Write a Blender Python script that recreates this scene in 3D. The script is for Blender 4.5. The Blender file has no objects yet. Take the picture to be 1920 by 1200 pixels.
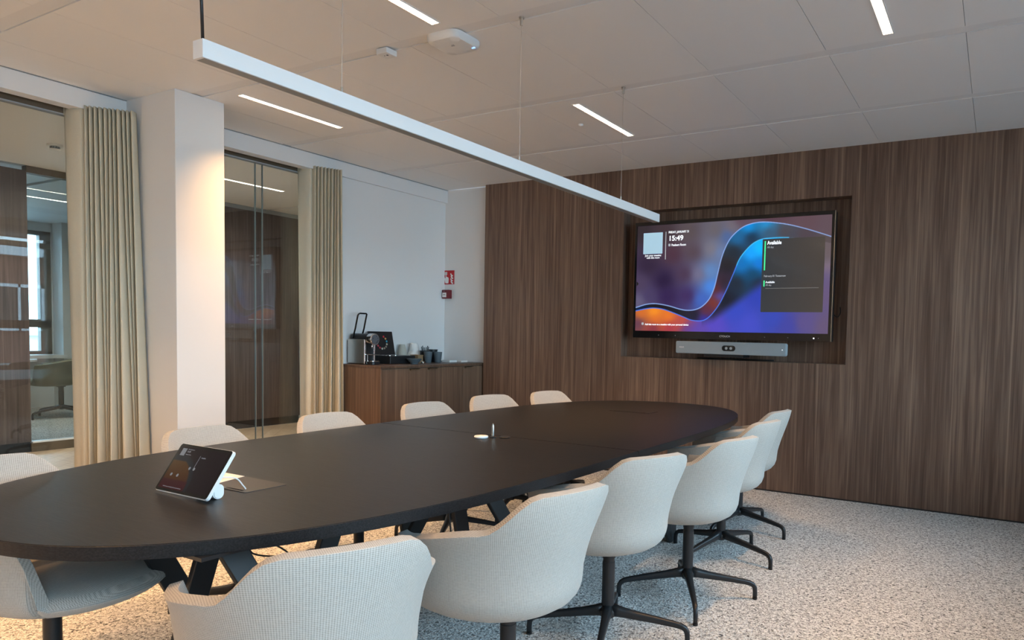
import bpy, bmesh, math, random
from mathutils import Vector, Matrix, noise
random.seed(7)
D = bpy.data
SC = bpy.context.scene
C = SC.collection
PI = math.pi

# ---------------------------------------------------------------- camera
F_PX, PCX, PCY = 1325.9367, 1131.5812, 698.2116
cam_d = D.cameras.new('camera')
cam = D.objects.new('camera', cam_d); C.objects.link(cam)
cam_d.sensor_width = 36.0; cam_d.sensor_fit = 'HORIZONTAL'
cam_d.lens = F_PX / 1920 * 36.0
cam_d.shift_x = (960 - PCX) / 1920
cam_d.shift_y = (PCY - 600) / 1920
cam_d.clip_start = .05; cam_d.clip_end = 400
r_ = Vector((0.87315955, 0.48692586, 0.0222625)); u_ = Vector((-0.04440379, 0.03397626, 0.99843574)); f_ = Vector((-0.48540778, 0.87278223, -0.05128805))
M = Matrix.Identity(4)
for i in range(3):
    M[i][0] = r_[i]; M[i][1] = u_[i]; M[i][2] = -f_[i]
M[2][3] = 1.2493
cam.matrix_world = M
SC.camera = cam

# ---------------------------------------------------------------- world, exposure
SC.view_settings.view_transform = 'Standard'
SC.view_settings.look = 'None'
SC.view_settings.gamma = 1
SC.view_settings.use_curve_mapping = False
SC.view_settings.exposure = 0.0
W = D.worlds.new('sky'); SC.world = W; W.use_nodes = True
wn = W.node_tree.nodes; wl = W.node_tree.links; wn.clear()
wo = wn.new('ShaderNodeOutputWorld'); wb = wn.new('ShaderNodeBackground')
wt = wn.new('ShaderNodeTexCoord'); ws = wn.new('ShaderNodeSeparateXYZ'); wr = wn.new('ShaderNodeValToRGB')
wl.new(wt.outputs['Generated'], ws.inputs[0]); wl.new(ws.outputs[2], wr.inputs[0])
wr.color_ramp.elements[0].position = 0.0; wr.color_ramp.elements[0].color = (.66, .82, .95, 1)
wr.color_ramp.elements[1].position = 0.8; wr.color_ramp.elements[1].color = (.48, .69, .92, 1)
wl.new(wr.outputs[0], wb.inputs[0]); wl.new(wb.outputs[0], wo.inputs[0])
wb.inputs[1].default_value = 12.5

LAMP_COL = (1.0, .55, .23)
LAMP_W = 19.0

def portal(name, loc, sx, sy, rot):
    l = D.lights.new(name, 'AREA'); l.shape = 'RECTANGLE'; l.size = sx; l.size_y = sy
    l.cycles.is_portal = True
    o = D.objects.new(name, l); C.objects.link(o); o.location = loc; o.rotation_euler = rot
    return o
portal('window_portal', (1.95, 1.65, 1.6), 1.95, 7.4, (0, PI/2, 0))       # daylight through the window wall on the right

# ---------------------------------------------------------------- node helpers
def mat(name):
    m = D.materials.new(name); m.use_nodes = True
    nt = m.node_tree; b = nt.nodes['Principled BSDF']
    return m, nt, nt.nodes, nt.links, b
def simple(name, col, rough=.5, metal=0.0, spec=.5, bump=0, bscale=200):
    m, nt, n, l, b = mat(name)
    b.inputs['Base Color'].default_value = (*col, 1); b.inputs['Roughness'].default_value = rough
    b.inputs['Metallic'].default_value = metal; b.inputs['Specular IOR Level'].default_value = spec
    tc = n.new('ShaderNodeTexCoord'); nz = n.new('ShaderNodeTexNoise'); nz.inputs['Scale'].default_value = bscale
    l.new(tc.outputs['Object'], nz.inputs['Vector'])
    if bump:
        bp = n.new('ShaderNodeBump'); bp.inputs['Strength'].default_value = bump; bp.inputs['Distance'].default_value = .002
        l.new(nz.outputs[0], bp.inputs['Height']); l.new(bp.outputs[0], b.inputs['Normal'])
    else:
        mr = n.new('ShaderNodeMapRange'); mr.inputs[3].default_value = max(0, rough-.03); mr.inputs[4].default_value = min(1, rough+.03)
        l.new(nz.outputs[0], mr.inputs[0]); l.new(mr.outputs[0], b.inputs['Roughness'])
    return m
def emis(name, col, s):
    m, nt, n, l, b = mat(name)
    b.inputs['Base Color'].default_value = (*[min(1, c) for c in col], 1)
    b.inputs['Emission Color'].default_value = (*col, 1); b.inputs['Emission Strength'].default_value = s
    b.inputs['Roughness'].default_value = .4
    return m
def walnut(name, dark, mid, light, fine=90., rough=.45, horiz=False, grayish=0):
    m, nt, n, l, b = mat(name)
    tc = n.new('ShaderNodeTexCoord')
    def nz(sc, detail, dist=0, rgh=.55):
        mp = n.new('ShaderNodeMapping'); mp.inputs['Scale'].default_value = sc
        t = n.new('ShaderNodeTexNoise'); t.inputs['Scale'].default_value = 1; t.inputs['Detail'].default_value = detail
        t.inputs['Roughness'].default_value = rgh; t.inputs['Distortion'].default_value = dist
        l.new(tc.outputs['Object'], mp.inputs[0]); l.new(mp.outputs[0], t.inputs[0]); return t
    def S(a, z): return (a, a, z) if not horiz else (z, a, a)
    a = nz(S(fine, 1.6), 3, .6); c = nz(S(fine*.30, .45), 3, 2.2); e = nz(S(4.2, .12), 2, .3)
    r1 = n.new('ShaderNodeValToRGB')
    cr = r1.color_ramp; cr.elements[0].position = .30; cr.elements[0].color = (*dark, 1); cr.elements[1].position = .72; cr.elements[1].color = (*light, 1)
    k = cr.elements.new(.5); k.color = (*mid, 1)
    mx = n.new('ShaderNodeMath'); mx.operation = 'MULTIPLY_ADD'; mx.inputs[1].default_value = .40
    l.new(a.outputs[0], mx.inputs[0])
    m2 = n.new('ShaderNodeMath'); m2.operation = 'MULTIPLY_ADD'; m2.inputs[1].default_value = .42
    m3 = n.new('ShaderNodeMath'); m3.operation = 'MULTIPLY'; m3.inputs[1].default_value = .22
    l.new(e.outputs[0], m3.inputs[0]); l.new(c.outputs[0], m2.inputs[0]); l.new(m3.outputs[0], m2.inputs[2]); l.new(m2.outputs[0], mx.inputs[2])
    # veneer leaves: irregular strips, each a little lighter or darker, with a fine pale joint
    sp = n.new('ShaderNodeSeparateXYZ'); l.new(tc.outputs['Object'], sp.inputs[0])
    ad = n.new('ShaderNodeMath'); ad.operation = 'ADD'; l.new(sp.outputs[0], ad.inputs[0]); l.new(sp.outputs[1], ad.inputs[1])
    v1 = n.new('ShaderNodeTexVoronoi'); v1.voronoi_dimensions = '1D'; v1.inputs['Scale'].default_value = 4.6; l.new(ad.outputs[0], v1.inputs['W'])
    v2 = n.new('ShaderNodeTexVoronoi'); v2.voronoi_dimensions = '1D'; v2.feature = 'DISTANCE_TO_EDGE'; v2.inputs['Scale'].default_value = 4.6; l.new(ad.outputs[0], v2.inputs['W'])
    sc = n.new('ShaderNodeSeparateColor'); l.new(v1.outputs['Color'], sc.inputs[0])
    tn = n.new('ShaderNodeMath'); tn.operation = 'MULTIPLY_ADD'; tn.inputs[1].default_value = .075; l.new(sc.outputs[0], tn.inputs[0]); l.new(mx.outputs[0], tn.inputs[2])
    le = n.new('ShaderNodeMapRange'); le.inputs[1].default_value = 0; le.inputs[2].default_value = .028; le.inputs[3].default_value = .12; le.inputs[4].default_value = -.03; l.new(v2.outputs['Distance'], le.inputs[0])
    t2 = n.new('ShaderNodeMath'); t2.operation = 'ADD'; l.new(tn.outputs[0], t2.inputs[0]); l.new(le.outputs[0], t2.inputs[1])
    l.new(t2.outputs[0], r1.inputs[0]); l.new(r1.outputs[0], b.inputs['Base Color'])
    b.inputs['Roughness'].default_value = rough; b.inputs['Specular IOR Level'].default_value = .4
    bp = n.new('ShaderNodeBump'); bp.inputs['Strength'].default_value = .12; bp.inputs['Distance'].default_value = .001
    l.new(a.outputs[0], bp.inputs['Height']); l.new(bp.outputs[0], b.inputs['Normal'])
    return m
def glass(name, tint=(.93, .97, .97)):
    m, nt, n, l, b = mat(name); n.remove(b)
    out = n['Material Output']
    t = n.new('ShaderNodeBsdfTransparent'); t.inputs[0].default_value = (*tint, 1)
    g = n.new('ShaderNodeBsdfGlossy'); g.inputs['Roughness'].default_value = .0
    fr = n.new('ShaderNodeFresnel'); fr.inputs[0].default_value = 1.5
    mx = n.new('ShaderNodeMixShader')
    l.new(fr.outputs[0], mx.inputs[0]); l.new(t.outputs[0], mx.inputs[1]); l.new(g.outputs[0], mx.inputs[2]); l.new(mx.outputs[0], out.inputs[0])
    return m
def carpet_mat():
    m, nt, n, l, b = mat('carpet')
    tc = n.new('ShaderNodeTexCoord')
    t = n.new('ShaderNodeTexNoise'); t.inputs['Scale'].default_value = 75; t.inputs['Detail'].default_value = 3; t.inputs['Roughness'].default_value = .75; t.inputs['Distortion'].default_value = 1.2
    v = n.new('ShaderNodeTexVoronoi'); v.inputs['Scale'].default_value = 95
    l.new(tc.outputs['Object'], t.inputs[0]); l.new(tc.outputs['Object'], v.inputs[0])
    r = n.new('ShaderNodeValToRGB'); e = r.color_ramp.elements
    e[0].position = .38; e[0].color = (.09, .09, .09, 1); e[1].position = .58; e[1].color = (.86, .85, .82, 1)
    k = e.new(.47); k.color = (.50, .495, .48, 1)
    l.new(t.outputs[0], r.inputs[0]); l.new(r.outputs[0], b.inputs['Base Color'])
    b.inputs['Roughness'].default_value = 1; b.inputs['Specular IOR Level'].default_value = .05
    ad = n.new('ShaderNodeMath'); l.new(t.outputs[0], ad.inputs[0]); l.new(v.outputs[0], ad.inputs[1])
    bp = n.new('ShaderNodeBump'); bp.inputs['Strength'].default_value = .7; bp.inputs['Distance'].default_value = .006
    l.new(ad.outputs[0], bp.inputs['Height']); l.new(bp.outputs[0], b.inputs['Normal'])
    return m
def fabric_mat(name, light, dark, k=700.):
    m, nt, n, l, b = mat(name)
    tc = n.new('ShaderNodeTexCoord'); sp = n.new('ShaderNodeSeparateXYZ'); l.new(tc.outputs['UV'], sp.inputs[0])
    def mth(op, a, c=None, v=None):
        q = n.new('ShaderNodeMath'); q.operation = op; l.new(a, q.inputs[0])
        if c is not None: l.new(c, q.inputs[1])
        if v is not None: q.inputs[1].default_value = v
        return q.outputs[0]
    su = mth('SINE', mth('MULTIPLY', mth('ADD', sp.outputs[0], sp.outputs[1]), v=k)); sv = mth('SINE', mth('MULTIPLY', mth('SUBTRACT', sp.outputs[0], sp.outputs[1]), v=k))
    w = mth('MULTIPLY', su, sv)
    nz = n.new('ShaderNodeTexNoise'); nz.inputs['Scale'].default_value = 500; nz.inputs['Detail'].default_value = 2
    mp = n.new('ShaderNodeMapping'); mp.inputs['Scale'].default_value = (1, 1, 1); l.new(tc.outputs['Object'], mp.inputs[0]); l.new(mp.outputs[0], nz.inputs[0])
    nz2 = n.new('ShaderNodeTexNoise'); nz2.inputs['Scale'].default_value = 130; nz2.inputs['Detail'].default_value = 3; l.new(tc.outputs['Object'], nz2.inputs[0])
    s1 = n.new('ShaderNodeMapRange'); s1.inputs[1].default_value = -1; s1.inputs[2].default_value = 1; s1.inputs[3].default_value = 0.12; s1.inputs[4].default_value = .88; l.new(w, s1.inputs[0])
    s2 = mth('ADD', mth('MULTIPLY', s1.outputs[0], v=.62), mth('MULTIPLY', mth('ADD', nz.outputs[0], nz2.outputs[0]), v=.20))
    r = n.new('ShaderNodeValToRGB'); e = r.color_ramp.elements
    e[0].position = .2; e[0].color = (*dark, 1); e[1].position = .68; e[1].color = (*light, 1)
    l.new(s2, r.inputs[0]); l.new(r.outputs[0], b.inputs['Base Color'])
    b.inputs['Roughness'].default_value = .95; b.inputs['Specular IOR Level'].default_value = .1
    try:
        b.inputs['Sheen Weight'].default_value = .15; b.inputs['Sheen Roughness'].default_value = .5
    except Exception: pass
    bp = n.new('ShaderNodeBump'); bp.inputs['Strength'].default_value = .35; bp.inputs['Distance'].default_value = .0012
    l.new(s2, bp.inputs['Height']); l.new(bp.outputs[0], b.inputs['Normal'])
    return m
def table_mat():
    m, nt, n, l, b = mat('black_stained_oak')
    tc = n.new('ShaderNodeTexCoord'); mp = n.new('ShaderNodeMapping'); mp.inputs['Scale'].default_value = (14, 260, 260)
    t = n.new('ShaderNodeTexNoise'); t.inputs['Scale'].default_value = 1; t.inputs['Detail'].default_value = 4; t.inputs['Distortion'].default_value = .6
    l.new(tc.outputs['Object'], mp.inputs[0]); l.new(mp.outputs[0], t.inputs[0])
    r = n.new('ShaderNodeValToRGB'); e = r.color_ramp.elements
    e[0].position = .40; e[0].color = (.006, .006, .007, 1); e[1].position = .75; e[1].color = (.022, .022, .024, 1)
    l.new(t.outputs[0], r.inputs[0]); l.new(r.outputs[0], b.inputs['Base Color'])
    b.inputs['Roughness'].default_value = .40; b.inputs['Specular IOR Level'].default_value = .32
    bp = n.new('ShaderNodeBump'); bp.inputs['Strength'].default_value = .25; bp.inputs['Distance'].default_value = .0008
    l.new(t.outputs[0], bp.inputs['Height']); l.new(bp.outputs[0], b.inputs['Normal'])
    return m
def parquet_mat():
    m, nt, n, l, b = mat('pale_parquet')
    tc = n.new('ShaderNodeTexCoord'); mp = n.new('ShaderNodeMapping'); mp.inputs['Rotation'].default_value = (0, 0, math.radians(45)); mp.inputs['Scale'].default_value = (1, 1, 1)
    br = n.new('ShaderNodeTexBrick'); br.inputs['Scale'].default_value = 1.0; br.inputs['Brick Width'].default_value = .6; br.inputs['Row Height'].default_value = .12; br.inputs['Mortar Size'].default_value = .0015
    br.inputs['Color1'].default_value = (.62, .50, .38, 1); br.inputs['Color2'].default_value = (.50, .38, .27, 1); br.inputs['Mortar'].default_value = (.25, .18, .12, 1)
    mp2 = n.new('ShaderNodeMapping'); mp2.inputs['Rotation'].default_value = (0, 0, math.radians(45)); mp2.inputs['Scale'].default_value = (3, 60, 1)
    t = n.new('ShaderNodeTexNoise'); t.inputs['Scale'].default_value = 1; t.inputs['Detail'].default_value = 3; t.inputs['Distortion'].default_value = 1
    l.new(tc.outputs['Object'], mp.inputs[0]); l.new(mp.outputs[0], br.inputs[0]); l.new(tc.outputs['Object'], mp2.inputs[0]); l.new(mp2.outputs[0], t.inputs[0])
    mx = n.new('ShaderNodeMixRGB'); mx.blend_type = 'OVERLAY'; mx.inputs[0].default_value = .5
    l.new(br.outputs[0], mx.inputs[1]); l.new(t.outputs[0], mx.inputs[2]); l.new(mx.outputs[0], b.inputs['Base Color'])
    b.inputs['Roughness'].default_value = .35
    return m

MAT = {}
MAT['plaster'] = simple('white_plaster', (.77, .77, .77), .8, bump=.04, bscale=60)
MAT['ceil'] = simple('ceiling_metal_panel', (.88, .88, .88), .55, spec=.35)
MAT['ceil_band'] = simple('ceiling_band', (.82, .82, .825), .5, spec=.35)
MAT['walnut'] = walnut('walnut_panel', (.066, .036, .025), (.150, .092, .066), (.300, .200, .145), 66)
MAT['walnut_reflection_tint'] = walnut('reflection_tinted_walnut', (.048, .036, .034), (.088, .067, .062), (.155, .122, .112), 60)  # room walnut again, with cool light and glass reflections painted into its colour
MAT['walnut_cab'] = walnut('walnut_cabinet', (.070, .040, .026), (.140, .085, .056), (.235, .150, .100), 100)
MAT['walnut_top'] = walnut('walnut_top', (.06, .035, .022), (.115, .068, .045), (.18, .115, .078), 70)
MAT['glass'] = glass('clear_glass')
MAT['glass_cool'] = glass('window_glass', (.90, .97, .99))
MAT['carpet'] = carpet_mat()
MAT['parquet'] = parquet_mat()
MAT['fabric'] = fabric_mat('beige_woven_fabric', (.55, .525, .48), (.25, .235, .21))
MAT['fabric_olive'] = fabric_mat('olive_woven_fabric', (.22, .20, .13), (.09, .085, .05))
MAT['table'] = table_mat()
MAT['black'] = simple('black_powder_coat', (.013, .014, .016), .38)
MAT['black_gloss'] = simple('black_gloss', (.006, .006, .007), .12)
MAT['bronze'] = simple('dark_bronze_frame', (.115, .085, .055), .45)
MAT['white_metal'] = simple('white_metal', (.86, .86, .86), .4)
MAT['white_plastic'] = simple('white_plastic', (.80, .80, .79), .35)
MAT['grey_trim'] = simple('grey_trim', (.35, .38, .40), .5)
MAT['steel'] = simple('brushed_steel', (.60, .58, .54), .30, metal=1)
MAT['chrome'] = simple('chrome', (.85, .85, .86), .08, metal=1)
MAT['bar_grey'] = simple('grey_fabric_grille', (.33, .38, .41), .75, bump=.3, bscale=900)
MAT['red'] = simple('sign_red', (.48, .010, .016), .45)
MAT['darkred'] = simple('call_point_red', (.16, .010, .018), .4)
MAT['white_print'] = simple('white_print', (.80, .80, .80), .5)
MAT['ceramic'] = simple('slate_ceramic', (.11, .14, .16), .45)
MAT['ceramic_dark'] = simple('dark_ceramic', (.022, .028, .036), .45)
MAT['kraft'] = simple('kraft_wood', (.30, .19, .10), .6)
MAT['paper'] = simple('white_paper', (.82, .82, .80), .8)
MAT['paper_grey'] = simple('greyish_paper', (.50, .48, .42), .8)
MAT['taupe'] = simple('flap_taupe', (.050, .042, .036), .40)
MAT['diff'] = emis('lamp_diffuser', (1.0, .86, .66), 6.0)
MAT['led_white'] = emis('white_led', (1, 1, 1), 2.0)
MAT['led_blue'] = emis('blue_led', (.25, .45, 1), 2.0)

def curtain_mat():
    m, nt, n, l, b = mat('curtain_linen')
    tc = n.new('ShaderNodeTexCoord'); mp = n.new('ShaderNodeMapping'); mp.inputs['Scale'].default_value = (300, 300, 300)
    t = n.new('ShaderNodeTexNoise'); t.inputs['Scale'].default_value = 1; t.inputs['Detail'].default_value = 2
    l.new(tc.outputs['Object'], mp.inputs[0]); l.new(mp.outputs[0], t.inputs[0])
    r = n.new('ShaderNodeValToRGB'); r.color_ramp.elements[0].color = (.54, .49, .38, 1); r.color_ramp.elements[1].color = (.68, .62, .49, 1)
    l.new(t.outputs[0], r.inputs[0]); l.new(r.outputs[0], b.inputs['Base Color']); b.inputs['Roughness'].default_value = .85
    b.inputs['Specular IOR Level'].default_value = .2
    return m
MAT['curtain'] = curtain_mat()

# ---------------------------------------------------------------- mesh helpers
def box(bm, x0, x1, y0, y1, z0, z1, bev=0, seg=2):
    r = bmesh.ops.create_cube(bm, size=1)
    for v in r['verts']:
        v.co = Vector(((x0+x1)/2 + v.co.x*(x1-x0), (y0+y1)/2 + v.co.y*(y1-y0), (z0+z1)/2 + v.co.z*(z1-z0)))
    if bev:
        es = list({e for v in r['verts'] for e in v.link_edges})
        bmesh.ops.bevel(bm, geom=es, offset=bev, segments=seg, affect='EDGES', profile=.5)
    return bm
def B(*a, **k):
    bm = bmesh.new(); box(bm, *a, **k); return bm
def boxes(lst, bev=0):
    bm = bmesh.new()
    for b in lst:
        t = B(*b, bev=bev); me = D.meshes.new('t'); t.to_mesh(me); t.free(); bm.from_mesh(me); D.meshes.remove(me)
    return bm
def merge(*bms):
    bm = bmesh.new()
    for t in bms:
        me = D.meshes.new('t'); t.to_mesh(me); t.free(); bm.from_mesh(me); D.meshes.remove(me)
    return bm
def cyl(r0, r1, z0, z1, seg=32, cx=0, cy=0, bev=0):
    bm = bmesh.new()
    bmesh.ops.create_cone(bm, cap_ends=True, segments=seg, radius1=r0, radius2=r1, depth=z1-z0)
    for v in bm.verts: v.co += Vector((cx, cy, (z0+z1)/2))
    if bev:
        es = [e for e in bm.edges if abs(e.verts[0].co.z-e.verts[1].co.z) < 1e-6]
        bmesh.ops.bevel(bm, geom=es, offset=bev, segments=3, affect='EDGES')
    return bm
def lathe(prof, seg=40, cx=0, cy=0):
    bm = bmesh.new(); rings = []
    for r, z in prof:
        if r < 1e-6: rings.append([bm.verts.new((cx, cy, z))])
        else: rings.append([bm.verts.new((cx+r*math.cos(2*PI*i/seg), cy+r*math.sin(2*PI*i/seg), z)) for i in range(seg)])
    for a, b in zip(rings, rings[1:]):
        for i in range(seg):
            j = (i+1) % seg
            if len(a) == 1 and len(b) > 1: bm.faces.new((a[0], b[j], b[i]))
            elif len(b) == 1 and len(a) > 1: bm.faces.new((a[i], a[j], b[0]))
            elif len(a) > 1: bm.faces.new((a[i], a[j], b[j], b[i]))
    bmesh.ops.recalc_face_normals(bm, faces=bm.faces)
    return bm
def tube(pts, rad, seg=10, flat=None):
    """rad: number or list; flat: (w,h) factors in side/up directions"""
    bm = bmesh.new(); pts = [Vector(p) for p in pts]; n = len(pts)
    if not isinstance(rad, (list, tuple)): rad = [rad]*n
    rings = []; prev = None
    for i, p in enumerate(pts):
        t = (pts[min(i+1, n-1)]-pts[max(i-1, 0)]).normalized()
        if prev is None:
            up = Vector((0, 0, 1)) if abs(t.z) < .9 else Vector((1, 0, 0))
            s = t.cross(up).normalized()
        else:
            s = (prev - t*prev.dot(t)).normalized()
        prev = s; w = s.cross(t).normalized()
        fw, fh = flat if flat else (1, 1)
        ring = []
        for k in range(seg):
            a = 2*PI*(k+.5)/seg
            ca, sa = math.cos(a), math.sin(a)
            if flat: # superellipse
                ca = math.copysign(abs(ca)**.6, ca); sa = math.copysign(abs(sa)**.6, sa)
            ring.append(bm.verts.new(p + s*(ca*rad[i]*fw) + w*(sa*rad[i]*fh)))
        rings.append(ring)
    for a, b in zip(rings, rings[1:]):
        for k in range(seg):
            j = (k+1) % seg; bm.faces.new((a[k], a[j], b[j], b[k]))
    bm.faces.new(rings[0]); bm.faces.new(rings[-1][::-1])
    bmesh.ops.recalc_face_normals(bm, faces=bm.faces)
    return bm
def prism(poly, z0, z1, bev=0):
    """poly in XY, extruded z0..z1"""
    bm = bmesh.new(); vs = [bm.verts.new((x, y, z0)) for x, y in poly]
    f = bm.faces.new(vs); r = bmesh.ops.extrude_face_region(bm, geom=[f])
    for v in r['geom']:
        if isinstance(v, bmesh.types.BMVert): v.co.z = z1
    bmesh.ops.recalc_face_normals(bm, faces=bm.faces)
    if bev:
        es = [e for e in bm.edges if abs(e.verts[0].co.z-e.verts[1].co.z) < 1e-6]
        bmesh.ops.bevel(bm, geom=es, offset=bev, segments=3, affect='EDGES')
    return bm
def rrect(x0, x1, y0, y1, r, n=6):
    P = []
    for cx, cy, a0 in ((x1-r, y1-r, 0), (x0+r, y1-r, 90), (x0+r, y0+r, 180), (x1-r, y0+r, 270)):
        for k in range(n+1):
            a = math.radians(a0+90*k/n); P.append((cx+r*math.cos(a), cy+r*math.sin(a)))
    return P
def rot(bm, M3, off=(0, 0, 0)):
    bm.transform(Matrix.Translation(off) @ M3.to_4x4()); return bm
XZ = Matrix(((1, 0, 0), (0, 0, 1), (0, 1, 0)))      # (x,y,z)->(x,z,y): prism drawn in the XZ plane, thickness along Y
def obj(name, bm, m, parent=None, smooth=False, loc=None, auto=None):
    me = D.meshes.new(name)
    if isinstance(bm, bpy.types.Mesh): me = bm
    else:
        bm.to_mesh(me); bm.free()
    if m is not None:
        me.materials.clear(); me.materials.append(m if not isinstance(m, str) else MAT[m])
    if smooth:
        for p in me.polygons: p.use_smooth = True
        if auto: 
            try: me.set_sharp_from_angle(angle=math.radians(auto))
            except Exception: pass
    o = D.objects.new(name, me); C.objects.link(o)
    if loc: o.location = loc
    if parent is not None: o.parent = parent
    return o
def thing(name, label, cat, loc=(0, 0, 0), rz=0, group=None):
    o = D.objects.new(name, None); C.objects.link(o); o.empty_display_size = .1
    o.location = loc; o.rotation_euler = (0, 0, rz); o['label'] = label; o['category'] = cat
    if group: o['group'] = group
    return o
def tag(o, label, cat, group=None):
    o['label'] = label; o['category'] = cat
    if group: o['group'] = group
    return o
def struct(name, bm, m, parent=None, **k):
    o = obj(name, bm, m, parent, **k)
    if parent is None: o['kind'] = 'structure'
    return o
def copy_tree(o, parent=None):
    c = o.copy(); C.objects.link(c); c.parent = parent
    for ch in list(o.children): copy_tree(ch, c)
    return c
def text(name, s, size, loc, m, parent, rx=PI/2, extrude=.0004, align='LEFT', bold=0.0, rotm=None):
    cu = D.curves.new(name, 'FONT'); cu.body = s; cu.size = size; cu.align_x = align; cu.extrude = extrude; cu.offset = bold
    t = D.objects.new(name, cu); C.objects.link(t)
    dg = bpy.context.evaluated_depsgraph_get()
    me = D.meshes.new_from_object(t.evaluated_get(dg)); D.objects.remove(t); D.curves.remove(cu)
    me.name = name
    if rotm is None: rotm = Matrix.Rotation(rx, 4, 'X')
    me.transform(rotm)
    o = obj(name, me, m, parent); o.location = loc
    return o

# ================================================================ STRUCTURE
H = 2.75
XW = 1.70          # window wall on the right
YR = -2.6          # wall behind the camera
YW = 5.731         # wood wall
YC = 5.80          # white corner wall
XG = -5.35         # glass partition
XL = -5.19         # left plaster wall
XO = -8.15         # far side of the corridor
XF = -12.5         # outer window of the far room

struct('floor', B(XG-.02, XW+.3, YR-.1, YC+.1, -.1, 0), 'carpet')
struct('floor_corridor', B(XO, XG-.02, YR-.1, 9.0, -.1, 0), 'parquet')
struct('floor_far_room', B(XF-.3, XO, YR-.1, 9.0, -.1, 0), 'carpet')

# ceiling: metal panels .645 wide, bands every 1.04 m
def ceiling_bm(x0, x1, xs0, px, bands, zb=H):
    L = []
    seams = []; x = xs0
    while x > x0: x -= px
    while x < x1:
        seams.append(x); x += px
    seams.append(x)
    for (ya, yb) in bands:
        for a, b in zip(seams, seams[1:]):
            a2, b2 = max(a, x0), min(b, x1)
            if b2-a2 < .01: continue
            L.append((a2+.0012, b2-.0012, ya+.0012, yb-.0012, zb, zb+.02))
    return L
bnds = [(-2.6, -1.46), (-1.38, -.42), (-.34, .62), (.70, 1.66), (1.74, 2.74), (2.82, 3.81), (3.89, 4.84), (4.92, 5.79)]
panels = ceiling_bm(-5.155, XW, -.2019, .6425, bnds)
ce = struct('ceiling', boxes(panels), 'ceil')
bm = boxes([(-5.155, XW, a[1]+.0025, b[0]-.0025, H+.004, H+.02) for a, b in zip(bnds, bnds[1:])])
struct('ceiling_band', bm, 'ceil_band')
struct('ceiling_slab', B(XF-.3, XW+.3, YR-.1, 9.0, H+.025, H+.20), 'ceil_band')
cor_b = [(-2.6, -.5), (-.44, 1.6), (1.66, 3.7), (3.76, 5.8), (5.86, 9.0)]
struct('ceiling_corridor', boxes([(XO+.002, XG-.1, a+.001, b-.001, H, H+.02) for a, b in cor_b]), 'ceil')
struct('ceiling_far_room', boxes([(XF, XO-.1, a+.001, b-.001, H, H+.02) for a, b in cor_b]), 'ceil')

# wood wall with the screen niche
nx0, nx1, nz0, nz1, nd = -3.012, -1.033, 1.068, 2.373, .128
wx0 = -4.600
bm = boxes([(wx0, nx0, YW, YW+.14, .012, H), (nx1, XW, YW, YW+.14, .012, H), (nx0, nx1, YW, YW+.14, nz1, H), (nx0, nx1, YW, YW+.14, .012, nz0),
            (nx0-.01, nx1+.01, YW+nd, YW+.16, nz0-.01, nz1+.01)])
struct('wall_back', bm, 'walnut')
struct('wall_back_corner', B(-5.5, wx0-.0005, YC, YC+.1, 0, H), 'plaster')
struct('wall_back_core', B(wx0, XW+.3, YW+.165, YC+.2, 0, H+.02), 'plaster')
struct('baseboard_back', B(wx0+.002, XW, YW+.004, YW+.05, 0, .012), 'black')

# left side: plaster wall, bulkhead (valance), pillar
struct('wall_left', B(XL-.20, XL, 4.38, YC, 0, H), 'plaster')
struct('wall_left_rear', B(XL-.20, XL, YR, -.9, 0, H), 'plaster')
struct('trim_1', boxes([(-5.26, -5.162, YR, 2.636, 2.625, 2.745), (-5.26, -5.162, 2.958, YC, 2.618, 2.745)]), 'plaster')
struct('trim_2', boxes([(-5.165, -5.155, YR, 2.636, 2.747, 2.757), (-5.165, -5.155, 2.958, YC, 2.747, 2.757)]), 'grey_trim')
struct('wall_pillar', B(-5.5, -4.605, 2.636, 2.962, 0, H, bev=.002, seg=1), 'plaster')
struct('ceiling_pocket', B(-5.45, -5.26, YR, YC, 2.72, 2.76), 'bronze')

# glass partitions towards the corridor
def partition(name, y0, y1, seams):
    fr = boxes([(XG-.03, XG+.03, y0, y1, 2.60, 2.72), (XG-.025, XG+.025, y0, y1, 0, .045)])
    f = struct(name, fr, 'bronze')
    f2 = obj('head_channel', B(XG-.02, XG+.033, y0, y1, 2.594, 2.602), MAT['grey_trim'], f)
    ys = [y0]+seams+[y1]
    for a, b in zip(ys, ys[1:]):
        obj('pane', B(XG-.006, XG+.006, a+.002, b-.002, .04, 2.60), MAT['glass'], f)
    for s in seams:
        obj('glass_joint', B(XG-.008, XG+.008, s-.0022, s+.0022, .04, 2.59), MAT['seam'], f)
    return f
MAT['seam'] = simple('glass_edge', (.20, .23, .22), .15)
partition('window_2', -.9, 2.66, [-.2, .9, 1.35])
partition('window_3', 2.94, 4.40, [3.702, 3.766])
struct('trim_3', boxes([(XG-.05, XG+.05, YR, 9.0, 2.70, 2.76)]), 'bronze')

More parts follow.
